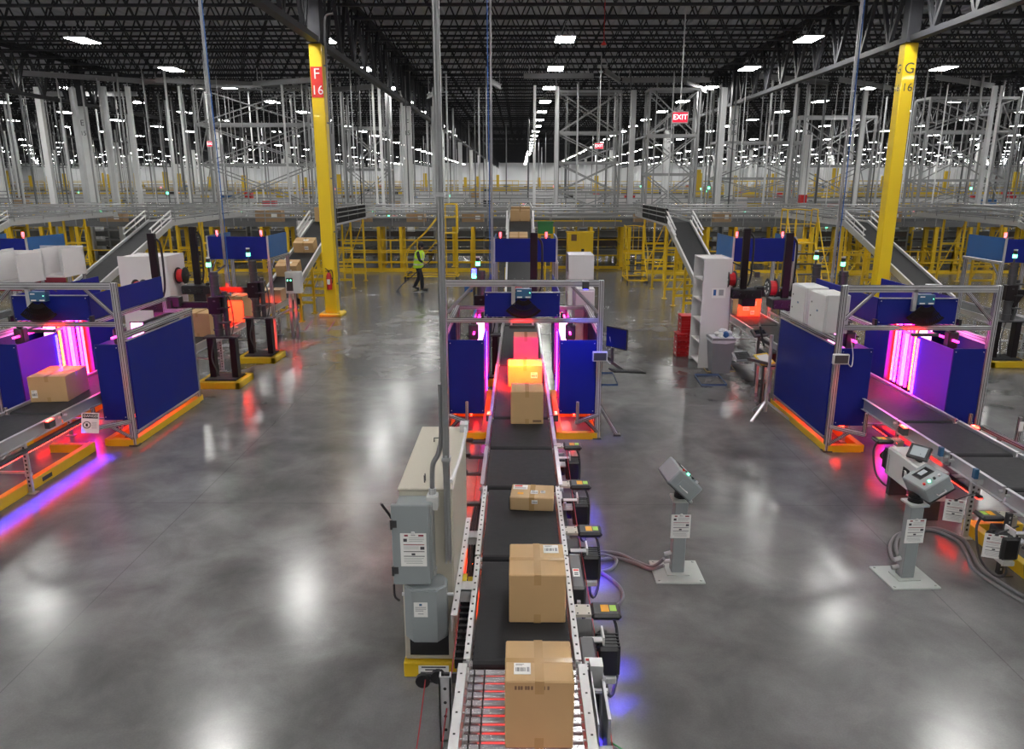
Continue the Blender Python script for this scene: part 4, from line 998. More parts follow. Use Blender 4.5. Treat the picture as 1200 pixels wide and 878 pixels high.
# ------------------------------------------------------------------ label applying machines
def label_machine(label, x, y, s=1, off=.95, plate=-.3, label_cat='labelling machine', full=True):
    t = T('labelling_machine', label, label_cat, (x, y, 0), 0)
    q = s * off
    m = MB().b2((q - .48, -.42, 0), (q + .42, -.32, .14), .01).b2((q - .48, .32, 0), (q + .42, .42, .14), .01).b2((q + .32, -.42, 0), (q + .42, .42, .14), .01).b2((q - .48, -.42, 0), (q - .38, .42, .14), .01).b2((q - .40, -.34, .02), (q + .34, .34, .06)); m.build('floor_skid', 'yellow', t)
    MB().b2((q - .34, -.28, .14), (q + .30, .28, .17)).build('base_plate', 'dark_steel', t)
    for d in (-.24, .22): MB().b2((q + d - .065, -.09, .17), (q + d + .065, .09, 1.0), .006).build('stand_leg', 'maroon_black', t)
    MB().b2((q - .36, -.14, 1.0), (q + .34, .14, 1.03)).build('stand_plate', 'dark_steel', t)
    m = MB().cyl((q - .06, .0, 1.03), (q - .06, .0, 2.35), .09, 16).cyl((q + .1, .05, 1.03), (q + .1, .05, 1.95), .055, 12)
    for z in (1.15, 1.45, 1.75, 2.05, 2.25): m.cyl((q - .06, 0, z), (q - .06, 0, z + .03), .105, 16)
    for z in (1.3, 1.6, 1.85): m.b2((q - .02, -.1, z), (q + .18, .12, z + .03))
    m.build('lift_column', 'gunmetal', t, True)
    m = MB().mat('gunmetal').cyl((q - .12, -.05, 2.35), (q - .12, -.05, 2.46), .02, 8).mat('green_lamp').cyl((q - .12, -.05, 2.46), (q - .12, -.05, 2.54), .045, 12).mat('black').cyl((q - .12, -.05, 2.54), (q - .12, -.05, 2.62), .04, 12).mat('rail_white').cyl((q - .12, -.05, 2.62), (q - .12, -.05, 2.65), .042, 12); m.build('stack_light', None, t)
    arm = MB().b2((min(q, plate) , -.06, 1.62), (max(q, plate), .06, 1.74), .01).b2((q - .2, -.1, 1.5), (q + .05, .1, 1.85), .01).prism([(q - s * .25, 1.62), (q - s * .05, 1.62), (q - s * .05, 1.25)], -.03, .03, 'y').build('arm', 'maroon_black', t)
    m = MB().b2((plate - .30, -.24, 1.60), (plate + .36, .2, 1.80), .015).b2((plate - .05, -.2, 1.42), (plate + .25, .1, 1.60), .01).b2((plate + .25, -.2, 1.66), (plate + .5, .0, 1.86), .01)
    for k in range(4): m.cyl((plate - .25 + k * .14, -.27, 1.66 + .03 * (k % 2)), (plate - .25 + k * .14, -.22, 1.66 + .03 * (k % 2)), .03, 10)
    m.build('applicator_head', 'black', t)
    MB().b2((plate - .075, -.05, 1.80), (plate + .075, .05, 3.12), .01).build('back_plate', 'maroon_black', t)
    MB().tube([(plate + .1, 0, 1.85), (plate + .16, 0, 2.1), (plate + .17, 0, 2.8), (plate + .12, 0, 2.98), (plate + .04, 0, 3.0)], .022, 8).build('hose', 'black', t, True)
    rl = MB().mat('black').cyl((plate - .40, -.10, 2.02), (plate - .38, -.10, 2.02), .19, 20).cyl((plate - .24, -.1, 2.02), (plate - .22, -.1, 2.02), .19, 20).mat('red').cyl((plate - .38, -.1, 2.02), (plate - .24, -.1, 2.02), .15, 18).mat('paper')
    for k in range(8): a = k * math.pi / 4; rl.box((plate - .408, -.1 + math.cos(a) * .11, 2.02 + math.sin(a) * .11), (.006, .04, .04))
    rl.build('label_reel', None, t)
    MB().cyl((plate - .45, -.1, 2.02), (plate - .1, -.1, 2.02), .02, 8).build('reel_axle', 'gunmetal', t)
    if full:
        MB().tube([(q + .16, .06, 1.0), (q + .22, .1, 1.3), (q + .18, .08, 1.8), (q, 0, 2.0)], .014, 6).tube([(q - .1, -.1, .2), (q - .2, -.16, .6), (q - .12, -.12, 1.0)], .014, 6).build('cable', 'cable', t, True)
    return t
label_machine('nearer dark labelling tower on a yellow skid, left lane', XL, 14.95, 1, .93, -.30)
label_machine('farther dark labelling tower on a yellow skid, left lane', XL, 17.15, 1, .95, -.42)
label_machine('dark labelling machine behind the middle scanning frame', XC, 15.2, -1, .75, .27)
label_machine('nearer dark labelling machine behind the two grey cabinets, right lane', XR, 15.2, 1, .95, -.28)
label_machine('farther dark labelling machine by the red lit box, right lane', XR, 16.6, 1, .95, -.72)
label_machine('dark labelling tower at the right edge, far right lane', XRR, 16.9, -1, .85, .3)
t = T('signal_lamp', 'blue and green signal lamp left of the middle labelling machine', 'light', (-.95, 15.6, 0))
MB().cyl((0, 0, 0), (0, 0, 2.15), .025, 8).b2((-.08, -.08, 0), (.08, .08, .02)).build('post', 'gunmetal', t)
MB().mat('green_lamp').cyl((0, 0, 2.15), (0, 0, 2.24), .05, 12).mat('blue_led').cyl((0, 0, 2.24), (0, 0, 2.34), .05, 12).build('lamp', None, t)
MB().b2((-.2, -.06, 1.86), (-.03, .06, 2.0), .01).build('control_box', 'royal_blue', t)
# red spot lamp added at the left labelling towers to redden a box
for n, (x, y, tx, ty, tz) in enumerate(((-6.28, 16.9, -6.80, 17.40, 1.2),)):
    t = T('added_red_spot', 'added red spot lamp clamped by the left steel strut', 'light', (-6.75, 16.35, 2.1))
    MB().b2((-.06, -.06, -.05), (.06, .06, .08), .01).build('lamp_body', 'gunmetal', t); MB().mat('red_led').b2((-.045, .061, -.04), (.045, .064, .03)).build('lamp_lens', None, t)
    MB().bar((0, .0, .05), (-.22, 1.2, .1), .03).build('arm', 'gunmetal', t)
    l = bpy.data.lights.new('added_spot_beam', 'SPOT'); l.energy = 1500; l.color = (1, .018, .004); l.spot_size = R(55); l.spot_blend = .4; l.shadow_soft_size = .03
    o = bpy.data.objects.new('added_spot_beam', l); COL.objects.link(o); o.parent = t; o.location = (0, .09, 0); o.rotation_euler = Vector((-.05, 1.1, -.95)).to_track_quat('-Z', 'Y').to_euler()

t = T('added_red_spot', 'added red spot lamp shining on the red lit box, right lane', 'light', (5.55, 17.35, 2.0))  # lamp added to turn the right lane's box red
MB().b2((-.06, -.06, -.05), (.06, .06, .08), .01).build('lamp_body', 'gunmetal', t); MB().mat('red_led').b2((-.045, .061, -.04), (.045, .064, .03)).build('lamp_lens', None, t)
MB().bar((0, .0, .05), (-.5, .5, .28), .03).build('arm', 'gunmetal', t)
l = bpy.data.lights.new('added_spot_beam', 'SPOT'); l.energy = 1100; l.color = (1, .018, .006); l.spot_size = R(50); l.spot_blend = .3; l.shadow_soft_size = .03
o = bpy.data.objects.new('added_spot_beam', l); COL.objects.link(o); o.parent = t; o.location = (0, .09, 0); o.rotation_euler = Vector((.2, 1.1, -.95)).to_track_quat('-Z', 'Y').to_euler()
# aluminium rail running on towards the camera from the right frame
t = T('outrigger_rail', 'aluminium rail with small upright, right of the right lane', 'rail', (7.2, 11.0, 0))
ext(MB(), (0, 0, .42), (0.06, -1.3, .42), .07).build('rail', None, t); ext(MB(), (.05, -.75, .45), (.05, -.75, .82), .05).build('upright', None, t); MB().b2((.02, -.79, .62), (.08, -.78, .76)).build('tag', 'paper', t); ext(MB(), (.02, -.1, .05), (.03, -.45, .40), .045).build('brace', None, t); ext(MB(), (.06, -1.25, 0), (.06, -1.25, .39), .05).build('leg', None, t); MB().b2((-.045, -1.33, .37), (.15, -1.3, .47)).build('end_cap', 'black', t)
# ------------------------------------------------------------------ blue rear hoods
def rear_hood(label, x, y, s):
    t = T('rear_hood', label, 'panel hood', (x, y, 0))
    w = .72; D = 1.5
    for sx in (-w - .02, w + .02):
        for yy in (.05, D): ext(MB(), (sx, yy, .0), (sx, yy, 2.28), .08).build('post', None, t)
        ext(MB(), (sx, 0, 2.26), (sx, D + .1, 2.26), .07).build('side_beam', None, t)
        MB().b2((sx - .012, .06, 2.3), (sx + .012, D, 2.84)).build('side_panel', 'royal_blue', t)  # lighter than the navy front: light on the sides is put into their colour
        ext(MB(), (sx, .1, 1.95), (sx, .42, 2.24), .04).build('corner_brace', None, t)
        ext(MB(), (sx, .1, .8), (sx, D - .05, .8), .05).build('side_beam', None, t)
    MB().b2((-w, -.01, 2.27), (w, .02, 2.82), .004).build('front_panel', 'navy', t)
    MB().b2((-w - .04, -.005, 2.25), (-w, .03, 2.84)).b2((w, -.005, 2.25), (w + .04, .03, 2.84)).build('panel_edge', 'aluminium', t)
    ext(MB(), (-w, D, 2.26), (w, D, 2.26), .07).build('rear_beam', None, t)
    for xx in (-.6, .5): MB().cyl((xx, .3, 2.84), (xx, .3, 2.95), .03, 10).cyl((xx, .3, 2.3), (xx, .3, 2.84), .01, 6).build('beacon', 'red_lamp', t)
    return t
rear_hood('blue panelled hood behind the left labelling machines', XL + .15, 18.3, 1)
rear_hood('blue panelled hood above the middle incline foot', XC + .12, 17.7, 1)
rear_hood('blue panelled hood behind the right labelling machines', XR + .12, 17.9, -1)
rear_hood('blue panelled hood at the left edge over the far left lane', XLL + .6, 17.6, 1)
rear_hood('blue panelled hood at the right edge over the far right lane', XRR + .02, 17.6, -1)

# ------------------------------------------------------------------ white shelf units
def shelf_unit(label, x, y, w=.62, d=.95, h=2.48, rz=0, n=5):
    """open face towards local -x"""
    t = T('shelf_unit', label, 'shelf unit', (x, y, 0), rz)
    for yy in (0, d - .025): MB().b2((0, yy, 0), (w, yy + .025, h), .004).build('side_panel', 'white_board', t)
    MB().b2((w - .02, .025, .02), (w, d - .025, h)).build('back_panel', 'white_board', t)
    for k in range(n + 1):
        MB().b2((.02, .025, .08 + k * (h - .12) / n), (w - .02, d - .025, .105 + k * (h - .12) / n)).build('shelf', 'white_board', t)
    return t
t = shelf_unit('tall white shelf unit behind the grey waste bin', 4.08, 16.42, .62, .95, 2.48)
m = MB(); sheet_into(m, (.36, -.003, 1.72), (1, 0, 0), (0, 0, 1), .30, .22, [(.15, .6, .1, .3, 'royal_blue'), (.15, .6, .5, .85, 'ink_soft')]); m.build('posted_sheet', None, t)
shelf_unit('white shelf unit standing left of the left labelling machines', -9.0, 16.6, 1.1, .9, 2.5)
shelf_unit('white shelf unit behind the right post of the middle frame', 1.16, 17.5, .60, .95, 2.45)
t = T('tall_cabinet', 'pale tall cabinet lit violet behind the middle frame right side', 'cabinet', (1.08, 14.2, 0))
MB().b2((0, 0, .05), (.38, .7, 2.12), .01).build('cabinet_body', 'light_gray', t); MB().b2((.015, -.02, .08), (.365, 0, 2.08), .004).build('cabinet_door', 'white_board', t); MB().b2((.32, -.04, 1.0), (.34, -.02, 1.2)).build('handle', 'gunmetal', t)
for a in (.06, .32): MB().b2((a - .03, .05, 0), (a + .03, .65, .05)).build('cabinet_foot', 'gunmetal', t)
for n, (x, y, lab) in enumerate(((-11.9, 15.9, 'white partitioned sorting desk at the left edge, nearer part'), (-11.7, 17.2, 'white partitioned sorting desk at the left edge, farther part'))):
    t = T('sorting_desk', lab, 'desk', (x, y, 0))
    MB().b2((-.3, 0, 1.95), (1.1, .9, 1.99)).build('desk_top', 'white_board', t)
    for a in (-.3, .45, 1.07): MB().b2((a, 0, 1.99), (a + .03, .9, 2.6)).build('partition', 'white_board', t)
    MB().b2((-.3, .87, 1.99), (1.1, .9, 2.62)).build('back_panel', 'white_board', t)
    for a in (-.27, 1.05):
        for b in (.03, .85): ext(MB(), (a, b, 0), (a, b, 1.95), .06).build('leg', None, t)
    MB().b2((-.3, -.01, 1.82), (1.1, .02, 1.95)).build('front_lip', 'maroon', t)
# waste bin with crumpled bag
t = T('waste_bin', 'grey waste bin with rubbish on top, in front of the white shelf', 'waste bin', (4.48, 16.12, 0))
m = MB(); a, b = .19, .25
m.add([(-a, -a, 0), (a, -a, 0), (a, a, 0), (-a, a, 0), (-b, -b, .78), (b, -b, .78), (b, b, .78), (-b, b, .78)], [(0, 1, 5, 4), (1, 2, 6, 5), (2, 3, 7, 6), (3, 0, 4, 7), (3, 2, 1, 0)]); m.build('bin_body', 'trash_gray', t)
m = MB()
for (p, q) in (((-b, -b), (b, -b)), ((b, -b), (b, b)), ((b, b), (-b, b)), ((-b, b), (-b, -b))): m.bar((*p, .78), (*q, .78), .03, .05)
m.build('rim', 'trash_gray', t)
m = MB().prism([(-b - .012, .70), (-b - .012, .80), (b + .012, .80), (b + .012, .72), (.05, .68)], -b - .012, b + .012, 'y'); m.build('bag_liner', 'bag', t)
rr = random.Random(3)
def blob(m, c, r, n=7):
    pr = [(r * math.sin(math.pi * i / 5) * rr.uniform(.7, 1.15) + .001, -r * math.cos(math.pi * i / 5)) for i in range(6)]; m.lathe(pr, c, n)
for k in range(9):
    m = MB(); blob(m, (rr.uniform(-.17, .17), rr.uniform(-.17, .17), .83 + rr.uniform(0, .05)), rr.uniform(.05, .085)); m.build('rubbish', ('paper', 'bag', 'royal_blue', 'paper')[k % 4], t)
# red nesting bins
for (x, y, n0, nm) in ((4.15, 17.9, 7, 'taller'), (3.95, 17.75, 4, 'shorter')):
    for k in range(n0):
        t = T('red_bin', 'red plastic bin, %s from the floor in the %s stack by the white shelf' % (nth(k + 1), nm), 'bin', (x, y, .14 * k), 0, 'red bins stacked by the white shelf')
        w = .21 if nm == 'taller' else .12; m = MB().mat('red').b2((-w, -.2, .0), (w, .2, .012)).b2((-w, -.2, 0), (-w + .012, .2, .125)).b2((w - .012, -.2, 0), (w, .2, .125)).b2((-w, .188, 0), (w, .2, .125)).b2((-w, -.2, 0), (w, -.188, .08)).b2((-w - .01, -.215, .11), (w + .01, .21, .137)); m.build('bin_body', None, t)
        MB().b2((-w - .012, -.1, .05), (-w - .008, -.02, .09)).build('bin_label', 'paper', t)
# tripod stand with keyboard and screen by the right lane
t = T('workstation_stand', 'tripod stand with tilted screen and keyboard, left of the right frame', 'workstation', (4.42, 12.72, 0))
MB().cyl((0, 0, .12), (0, 0, 1.52), .032, 10).build('pole', 'aluminium', t)
for k in range(3):
    a = R(100 + k * 120); MB().bar((0, 0, .32), (.42 * math.cos(a), .42 * math.sin(a), .02), .045, .03).build('leg', 'aluminium', t)
rot = Matrix.Rotation(R(75), 3, 'Z') @ Matrix.Rotation(R(-15), 3, 'X')
MB().bar((0, 0, 1.35), (-.14, .15, 1.42), .05).build('arm', 'gunmetal', t)
MB().mat('black').box((-.12, .2, 1.5), (.42, .035, .36), .008, rot).build('screen_housing', None, t)
rot2 = Matrix.Rotation(R(20), 3, 'Z') @ Matrix.Rotation(R(38), 3, 'X'); m = MB().mat('tote_gray').box((-.42, .25, 1.08), (.32, .22, .05), .012, rot2).mat('gunmetal')
for i in range(7):
    for j in range(4): m.box(Vector((-.42, .25, 1.08)) + rot2 @ Vector((-.126 + i * .042, -.065 + j * .042, .028)), (.033, .033, .01), 0, rot2)
m.build('keyboard', None, t)
MB().bar((0, 0, 1.0), (-.35, .22, 1.05), .05).build('keyboard_arm', 'gunmetal', t)
# packing tools beside the right lane: scale display, printer, scanner gun
t = T('scale_display', 'grey scale display on a short post by the right lane', 'display', (4.95, 15.0, 0)); MB().cyl((0, 0, 0), (0, 0, 1.05), .03, 8).b2((-.12, -.12, 0), (.12, .12, .015)).build('post', 'gunmetal', t)
rot = Matrix.Rotation(R(20), 3, 'Z') @ Matrix.Rotation(R(35), 3, 'X'); m = MB().mat('gunmetal').box((0, 0, 1.1), (.34, .2, .06), .01, rot).mat('screen').box(Vector((0, 0, 1.1)) + rot @ Vector((0, 0, .031)), (.24, .1, .004), 0, rot).build('display_head', None, t)
t = T('label_printer', 'black label printer with red lit side on the right lane flank', 'printer', (4.9, 14.2, .0)); MB().b2((-.16, -.2, .62), (.16, .2, .92), .03).build('printer_body', 'black', t); MB().b2((-.12, -.21, .66), (.12, -.2, .72)).build('paper_slot', 'paper', t)
for a in (-.13, .13):
    for b in (-.17, .17): MB().b2((a - .02, b - .02, 0), (a + .02, b + .02, .62)).build('stand_leg', 'aluminium', t)
MB().b2((-.17, -.21, .6), (.17, .21, .62)).build('stand_top', 'aluminium', t)
t = T('document_tray', 'tilted paper tray on a yellow bracket beside the right frame', 'tray', (4.62, 13.6, 0)); rot = Matrix.Rotation(R(30), 3, 'Z') @ Matrix.Rotation(R(35), 3, 'X')
MB().box((0, 0, .88), (.36, .28, .02), .004, rot).build('tray', 'yellow', t); MB().box(Vector((0, 0, .88)) + rot @ Vector((0, 0, .014)), (.28, .2, .004), 0, rot).build('papers', 'paper', t); MB().cyl((0, 0, 0), (0, 0, .87), .025, 8).b2((-.1, -.1, 0), (.1, .1, .015)).build('post', 'gunmetal', t)
# boxes of controls between lanes on the right
t = T('operator_box', 'grey operator box with label on a post beyond the right frame', 'control box', (7.05 + 2.0, 16.2, 0)); MB().b2((-.14, -.1, 1.35), (.14, .1, 1.95), .01).build('box_body', 'light_gray', t); m = MB(); sheet_into(m, (.02, -.102, 1.55), (1, 0, 0), (0, 0, 1), .14, .14, [(.2, .6, .2, .8, 'ink_soft')]); m.mat('green_lamp').cyl((-.05, -.11, 1.85), (-.05, -.1, 1.85), .02, 8); m.build('box_label', None, t); ext(MB(), (0, 0, 0), (0, 0, 1.35), .06).build('post', None, t)
t = T('operator_box', 'grey operator box with green buttons on a post, left lane incline foot', 'control box', (-5.98, 19.6, 0)); MB().b2((-.2, -.12, 1.25), (.2, .12, 1.82), .01).build('box_body', 'light_gray', t); MB().mat('gunmetal').b2((-.17, -.13, 1.32), (.0, -.12, 1.66)).mat('green_lamp').cyl((-.13, -.14, 1.6), (-.13, -.13, 1.6), .02, 8).cyl((-.05, -.14, 1.6), (-.05, -.13, 1.6), .02, 8).build('button_panel', None, t); ext(MB(), (0, 0, 0), (0, 0, 1.25), .07).build('post', None, t)
t = T('red_tool_cabinet', 'red cabinet between the right frame and the right edge', 'cabinet', (8.1, 14.6, 0)); MB().b2((-.5, 0, .06), (.35, .5, 1.72), .012).build('cabinet_body', 'red', t); MB().b2((-.48, -.015, .1), (-.08, 0, 1.68), .004).b2((-.06, -.015, .1), (.33, 0, 1.68), .004).build('cabinet_door', 'red', t); MB().b2((-.12, -.04, .9), (-.1, -.015, 1.05)).build('handle', 'gunmetal', t); MB().b2((-.45, .05, 0), (.3, .45, .06)).build('plinth', 'gunmetal', t)
# floor tape rectangles
def tape_rect(label, pts, mat='tape_blue', w=.07):
    m = MB(); P = [fl(a, b, .002) for a, b in pts]
    for a, b in zip(P, P[1:] + P[:1]): m.bar(a, b, .003, w)
    return tag(m.build('floor_tape', mat), label, 'tape')
tape_rect('blue tape rectangle on the floor right of the middle frame', [(701, 438), (718, 438), (724, 452), (703, 452)])
tape_rect('blue tape rectangle on the floor in front of the grey waste bin', [(814, 440), (842, 440), (852, 452), (822, 452)])
tape_rect('tan tape outline on the floor around the grey waste bin', [(822, 428), (856, 428), (862, 436), (828, 436)], 'tape_tan', .05)
# ------------------------------------------------------------------ the sweeper
def skin_mesh(name, joints, edges, rad, mat, parent, root=0, sub=2):
    me = bpy.data.meshes.new(name); me.from_pydata([Vector(j) for j in joints], edges, []); me.update()
    o = bpy.data.objects.new(name, me); COL.objects.link(o); o.parent = parent
    md = o.modifiers.new('skin', 'SKIN'); md.use_smooth_shade = True
    sv = me.skin_vertices[0].data
    for i, r in enumerate(rad):
        r2 = r if isinstance(r, tuple) else (r, r); sv[i].radius = r2; sv[i].use_root = (i == root)
    s = o.modifiers.new('subdivision', 'SUBSURF'); s.levels = sub; s.render_levels = sub
    me.materials.append(MAT[mat]); return o
def person(x, y, rz):
    """walks towards local +x; broom trails behind in the far hand"""
    t = T('person', 'person in yellow-green safety vest and dark cap sweeping the floor', 'person', (x, y, 0), rz)
    J = []; E = []; Rr = []
    def j(p, r, frm=None):
        J.append(p); Rr.append(r)
        if frm is not None: E.append((frm, len(J) - 1))
        return len(J) - 1
    pel = j((0, 0, .92), (.15, .12)); ab = j((.02, 0, 1.08), (.145, .11), pel); ch = j((.05, 0, 1.30), (.165, .115), ab); nk = j((.08, 0, 1.47), .06, ch); hd0 = j((.115, 0, 1.565), .085, nk); hd1 = j((.125, 0, 1.68), .088, hd0)
    # legs: right leg forward, left leg trailing
    def leg(sy, hip, kn, an, toe):
        a = j((hip, sy * .09, .86), .085, pel); k = j(kn, .058, a); c = j(((kn[0] + an[0]) / 2 - .02, an[1], (kn[2] + an[2]) / 2 + .04), .055, k); n = j(an, .036, c); j(toe, .034, n)
    leg(-1, .02, (.16, -.10, .49), (.17, -.11, .09), (.34, -.12, .04))
    leg(1, -.02, (-.02, .09, .48), (-.22, .10, .14), (-.09, .10, .05))
    hands = []
    def arm(sy, el, wr, grip):
        s = j((.06, sy * .185, 1.40), .058, ch); e = j(el, .042, s); w = j(wr, .027, e); p = j(grip, (.036, .020), w)
        d = (Vector(grip) - Vector(wr)).normalized(); up = Vector((0, 0, 1)); sd = d.cross(up).normalized()
        for q in (-.026, -.009, .009, .026):
            f1 = Vector(grip) + d * .04 + sd * q; f2 = f1 + d * .03 - up * .025; f3 = f2 - d * .02 - up * .02
            a = j(tuple(f1), .0095, p); b = j(tuple(f2), .009, a); j(tuple(f3), .008, b)
        th = Vector(wr) + d * .03 + sd * .035 - up * .005
        a = j(tuple(th), .011, p); j(tuple(th + d * .035 - up * .03), .0095, a)
        hands.append(Vector(grip) + d * .05 - up * .015)
    arm(-1, (.16, -.27, 1.14), (.30, -.24, 1.05), (.36, -.20, 1.03))
    arm(1, (-.02, .26, 1.13), (.10, .22, .98), (.15, .19, .95))
    b = skin_mesh('body', J, E, Rr, 'skin', t)
    # face
    f = MB()
    f.lathe([(.001, -.012), (.013, -.006), (.010, .02), (.003, .035)], (.222, 0, 1.612), 8)
    for s in (-1, 1): f.lathe([(.001, -.02), (.014, -.012), (.02, .005), (.012, .022), (.001, .027)], (.12, s * .092, 1.62), 8)
    f.build('nose_and_ears', 'skin', t, True)
    e = MB()
    for s in (-1, 1): e.lathe([(.001, -.008), (.009, 0), (.001, .008)], (.203, s * .033, 1.645), 8)
    e.mat('maroon').b2((.205, -.026, 1.572), (.214, .026, 1.581)); e.mats[0] = 'black'; e.build('eyes_and_mouth', None, t, True)
    h = MB().lathe([(.10, 1.60), (.106, 1.66), (.104, 1.72), (.08, 1.765), (.03, 1.79), (.001, 1.795)], (.115, 0, 0), 16); h.build('cap', 'cloth_dark', t, True)
    MB().prism([(.17, -.075), (.29, -.055), (.31, 0), (.29, .055), (.17, .075)], 1.685, 1.697).build('cap_peak', 'cloth_dark', t)
    MB().lathe([(.06, 1.50), (.085, 1.55), (.094, 1.62), (.09, 1.66)], (.09, 0, 0), 14).build('hair', 'hair', t, True)
    # clothing, slightly larger shells that follow the body
    skin_mesh('trousers', [(0, 0, .98), (0, 0, .90), (.02, -.09, .84), (.16, -.10, .49), (.16, -.105, .30), (.17, -.11, .05), (-.02, .09, .84), (-.02, .09, .48), (-.12, .095, .30), (-.22, .10, .10)], [(0, 1), (1, 2), (2, 3), (3, 4), (4, 5), (1, 6), (6, 7), (7, 8), (8, 9)], [(.155, .125), (.16, .13), .115, .085, .078, .075, .115, .085, .078, .075], 'cloth_dark', t)
    skin_mesh('shirt', [(.0, 0, .97), (.02, 0, 1.1), (.05, 0, 1.3), (.075, 0, 1.45), (.06, -.19, 1.40), (.16, -.27, 1.14), (.28, -.245, 1.065), (.06, .19, 1.40), (-.02, .26, 1.13), (.08, .225, .995)], [(0, 1), (1, 2), (2, 3), (2, 4), (4, 5), (5, 6), (2, 7), (7, 8), (8, 9)], [(.155, .12), (.155, .12), (.172, .122), .075, .075, .055, .042, .075, .055, .042], 'cloth_dark', t)
    v = MB()
    def ringshell(levels, n=20):
        vs = []; fs = []
        for (cx, rx, ry, z) in levels:
            for i in range(n): a = 2 * math.pi * i / n; vs.append((cx + rx * math.cos(a), ry * math.sin(a), z))
        for q in range(len(levels) - 1):
            for i in range(n): fs.append((q * n + i, q * n + (i + 1) % n, (q + 1) * n + (i + 1) % n, (q + 1) * n + i))
        return vs, fs
    v.mat('hivis').add(*ringshell([(-.01, .19, .225, .84), (.01, .18, .22, 1.0), (.03, .175, .22, 1.15), (.05, .175, .23, 1.30), (.06, .15, .20, 1.42), (.075, .09, .12, 1.485)]))
    v.mat('hivis_stripe').add(*ringshell([(.0, .190, .227, .945), (.008, .186, .225, .995)])).add(*ringshell([(.03, .180, .225, 1.13), (.036, .180, .227, 1.18)]))
    for s in (-1, 1): v.bar((-.115, s * .10, 1.18), (-.07, s * .10, 1.43), .045, .012).bar((.20, s * .10, 1.18), (.2, s * .09, 1.40), .045, .012)
    v.build('safety_vest', None, t, True)
    for (an, toe) in (((.17, -.11, .07), (.36, -.12, .05)), ((-.22, .10, .12), (-.08, .10, .045))):
        a = Vector(an); b_ = Vector(toe); MB().tube([a + Vector((-.07, 0, -.02)), a + Vector((-.02, 0, -.01)), (a + b_) / 2 + Vector((0, 0, -.015)), b_ + Vector((.02, 0, -.01)), b_ + Vector((.05, 0, -.015))], lambda q: .05 if .1 < q < .9 else .035, 10, 3).build('shoe', 'shoe', t, True)
    return t, hands
P_, HANDS = person(-3.93, 29.0, R(-14)); P_.scale = (1.05, 1.05, 1.05)
M4 = Matrix.Translation((-3.93, 29.0, 0)) @ Matrix.Rotation(R(-14), 4, 'Z') @ Matrix.Scale(1.05, 4)
g = M4 @ HANDS[0]; e = M4 @ Vector((-.50, -.45, .24)); hd = e
t = T('broom', 'dark broom trailing from the hand of the person in the vest', 'broom', (0, 0, 0))
dirv = (g - e).normalized()
MB().cyl(tuple(e), tuple(g + dirv * .28), .018, 8).build('broom_handle', 'black', t, True)
tip = e - dirv * .26; tip.z = 0.005
m = MB(); sd = dirv.cross(Vector((0, 0, 1))).normalized()
a0 = [e + sd * .05, e - sd * .05]; a1 = [tip + sd * .22, tip - sd * .22]; nn = sd.cross(dirv).normalized() * .03
m.add([a0[0] + nn, a0[1] + nn, a1[1] + nn, a1[0] + nn, a0[0] - nn, a0[1] - nn, a1[1] - nn, a1[0] - nn], [(0, 1, 2, 3), (7, 6, 5, 4), (0, 4, 5, 1), (1, 5, 6, 2), (2, 6, 7, 3), (3, 7, 4, 0)])
m.build('broom_head', 'black', t)

# ------------------------------------------------------------------ rolling ladders
def rolling_ladder(label, x, y, rz, h=1.5, n=5, rails=1.0, col='yellow', w=.7, black_steps=True):
    """steps climb towards local +y; platform at the top"""
    t = T('rolling_ladder', label, 'ladder', (x, y, 0), rz)
    D = .24 * n
    m = MB()
    for s in (-1, 1):
        xx = s * w / 2
        m.bar((xx, -.1, .14), (xx, D + .55, .14), .05).cyl((xx, D + .5, .14), (xx, D + .5, h), .024, 8).cyl((xx, D, .14), (xx, D, h), .024, 8).bar((xx, -.05, .2), (xx, D, h), .05, .03)
    for q in (-.1, D + .55): m.bar((-w / 2, q, .14), (w / 2, q, .14), .05)
    m.build('base_frame', col, t)
    for k in range(n):
        MB().b2((-w / 2 + .02, D * k / n - .06, .25 + (h - .3) * k / n), (w / 2 - .02, D * k / n + .16, .28 + (h - .3) * k / n)).build('step', 'black' if black_steps else col, t)
    MB().b2((-w / 2, D - .02, h - .03), (w / 2, D + .55, h)).b2((-w / 2, D + .53, h), (w / 2, D + .55, h + .1)).build('platform', col if not black_steps else 'yellow', t)
    m = MB()
    for s in (-1, 1):
        xx = s * w / 2
        m.tube([(xx, D + .53, h), (xx, D + .53, h + rails - .1), (xx, D + .45, h + rails), (xx, D + .1, h + rails), (xx, D, h + rails - .1), (xx, D - .0, h)], .02, 8, 4)
        m.cyl((xx, D, h + rails * .55), (xx, D + .53, h + rails * .55), .016, 6)
        m.tube([(xx, D, h + rails * .85), (xx, D * .5, h * .5 + rails * .85), (xx, .0, .22 + rails * .8), (xx, -.04, .22)], .02, 8, 4)
    m.tube([(-w / 2, D + .53, h + rails - .04), (0, D + .55, h + rails), (w / 2, D + .53, h + rails - .04)], .02, 8, 3)
    m.cyl((-w / 2, D + .54, h + rails * .55), (w / 2, D + .54, h + rails * .55), .016, 6)
    for q in (-.2, .0, .2): m.cyl((q * w / .7, D + .54, h), (q * w / .7, D + .54, h + rails - .02), .012, 6)
    m.build('hand_rail', col, t, True)
    for s in (-1, 1):
        for q in (-.05, D + .5): MB().cyl((s * w / 2 - .02, q, .06), (s * w / 2 + .02, q, .06), .06, 12).b2((s * w / 2 - .03, q - .03, .06), (s * w / 2 + .03, q + .03, .14)).build('caster', 'black', t)
    return t
rolling_ladder('small yellow rolling step ladder with black treads, right of the yellow cabinet', 4.95, 31.1, 0, 1.15, 4, 1.15, 'yellow', .82)
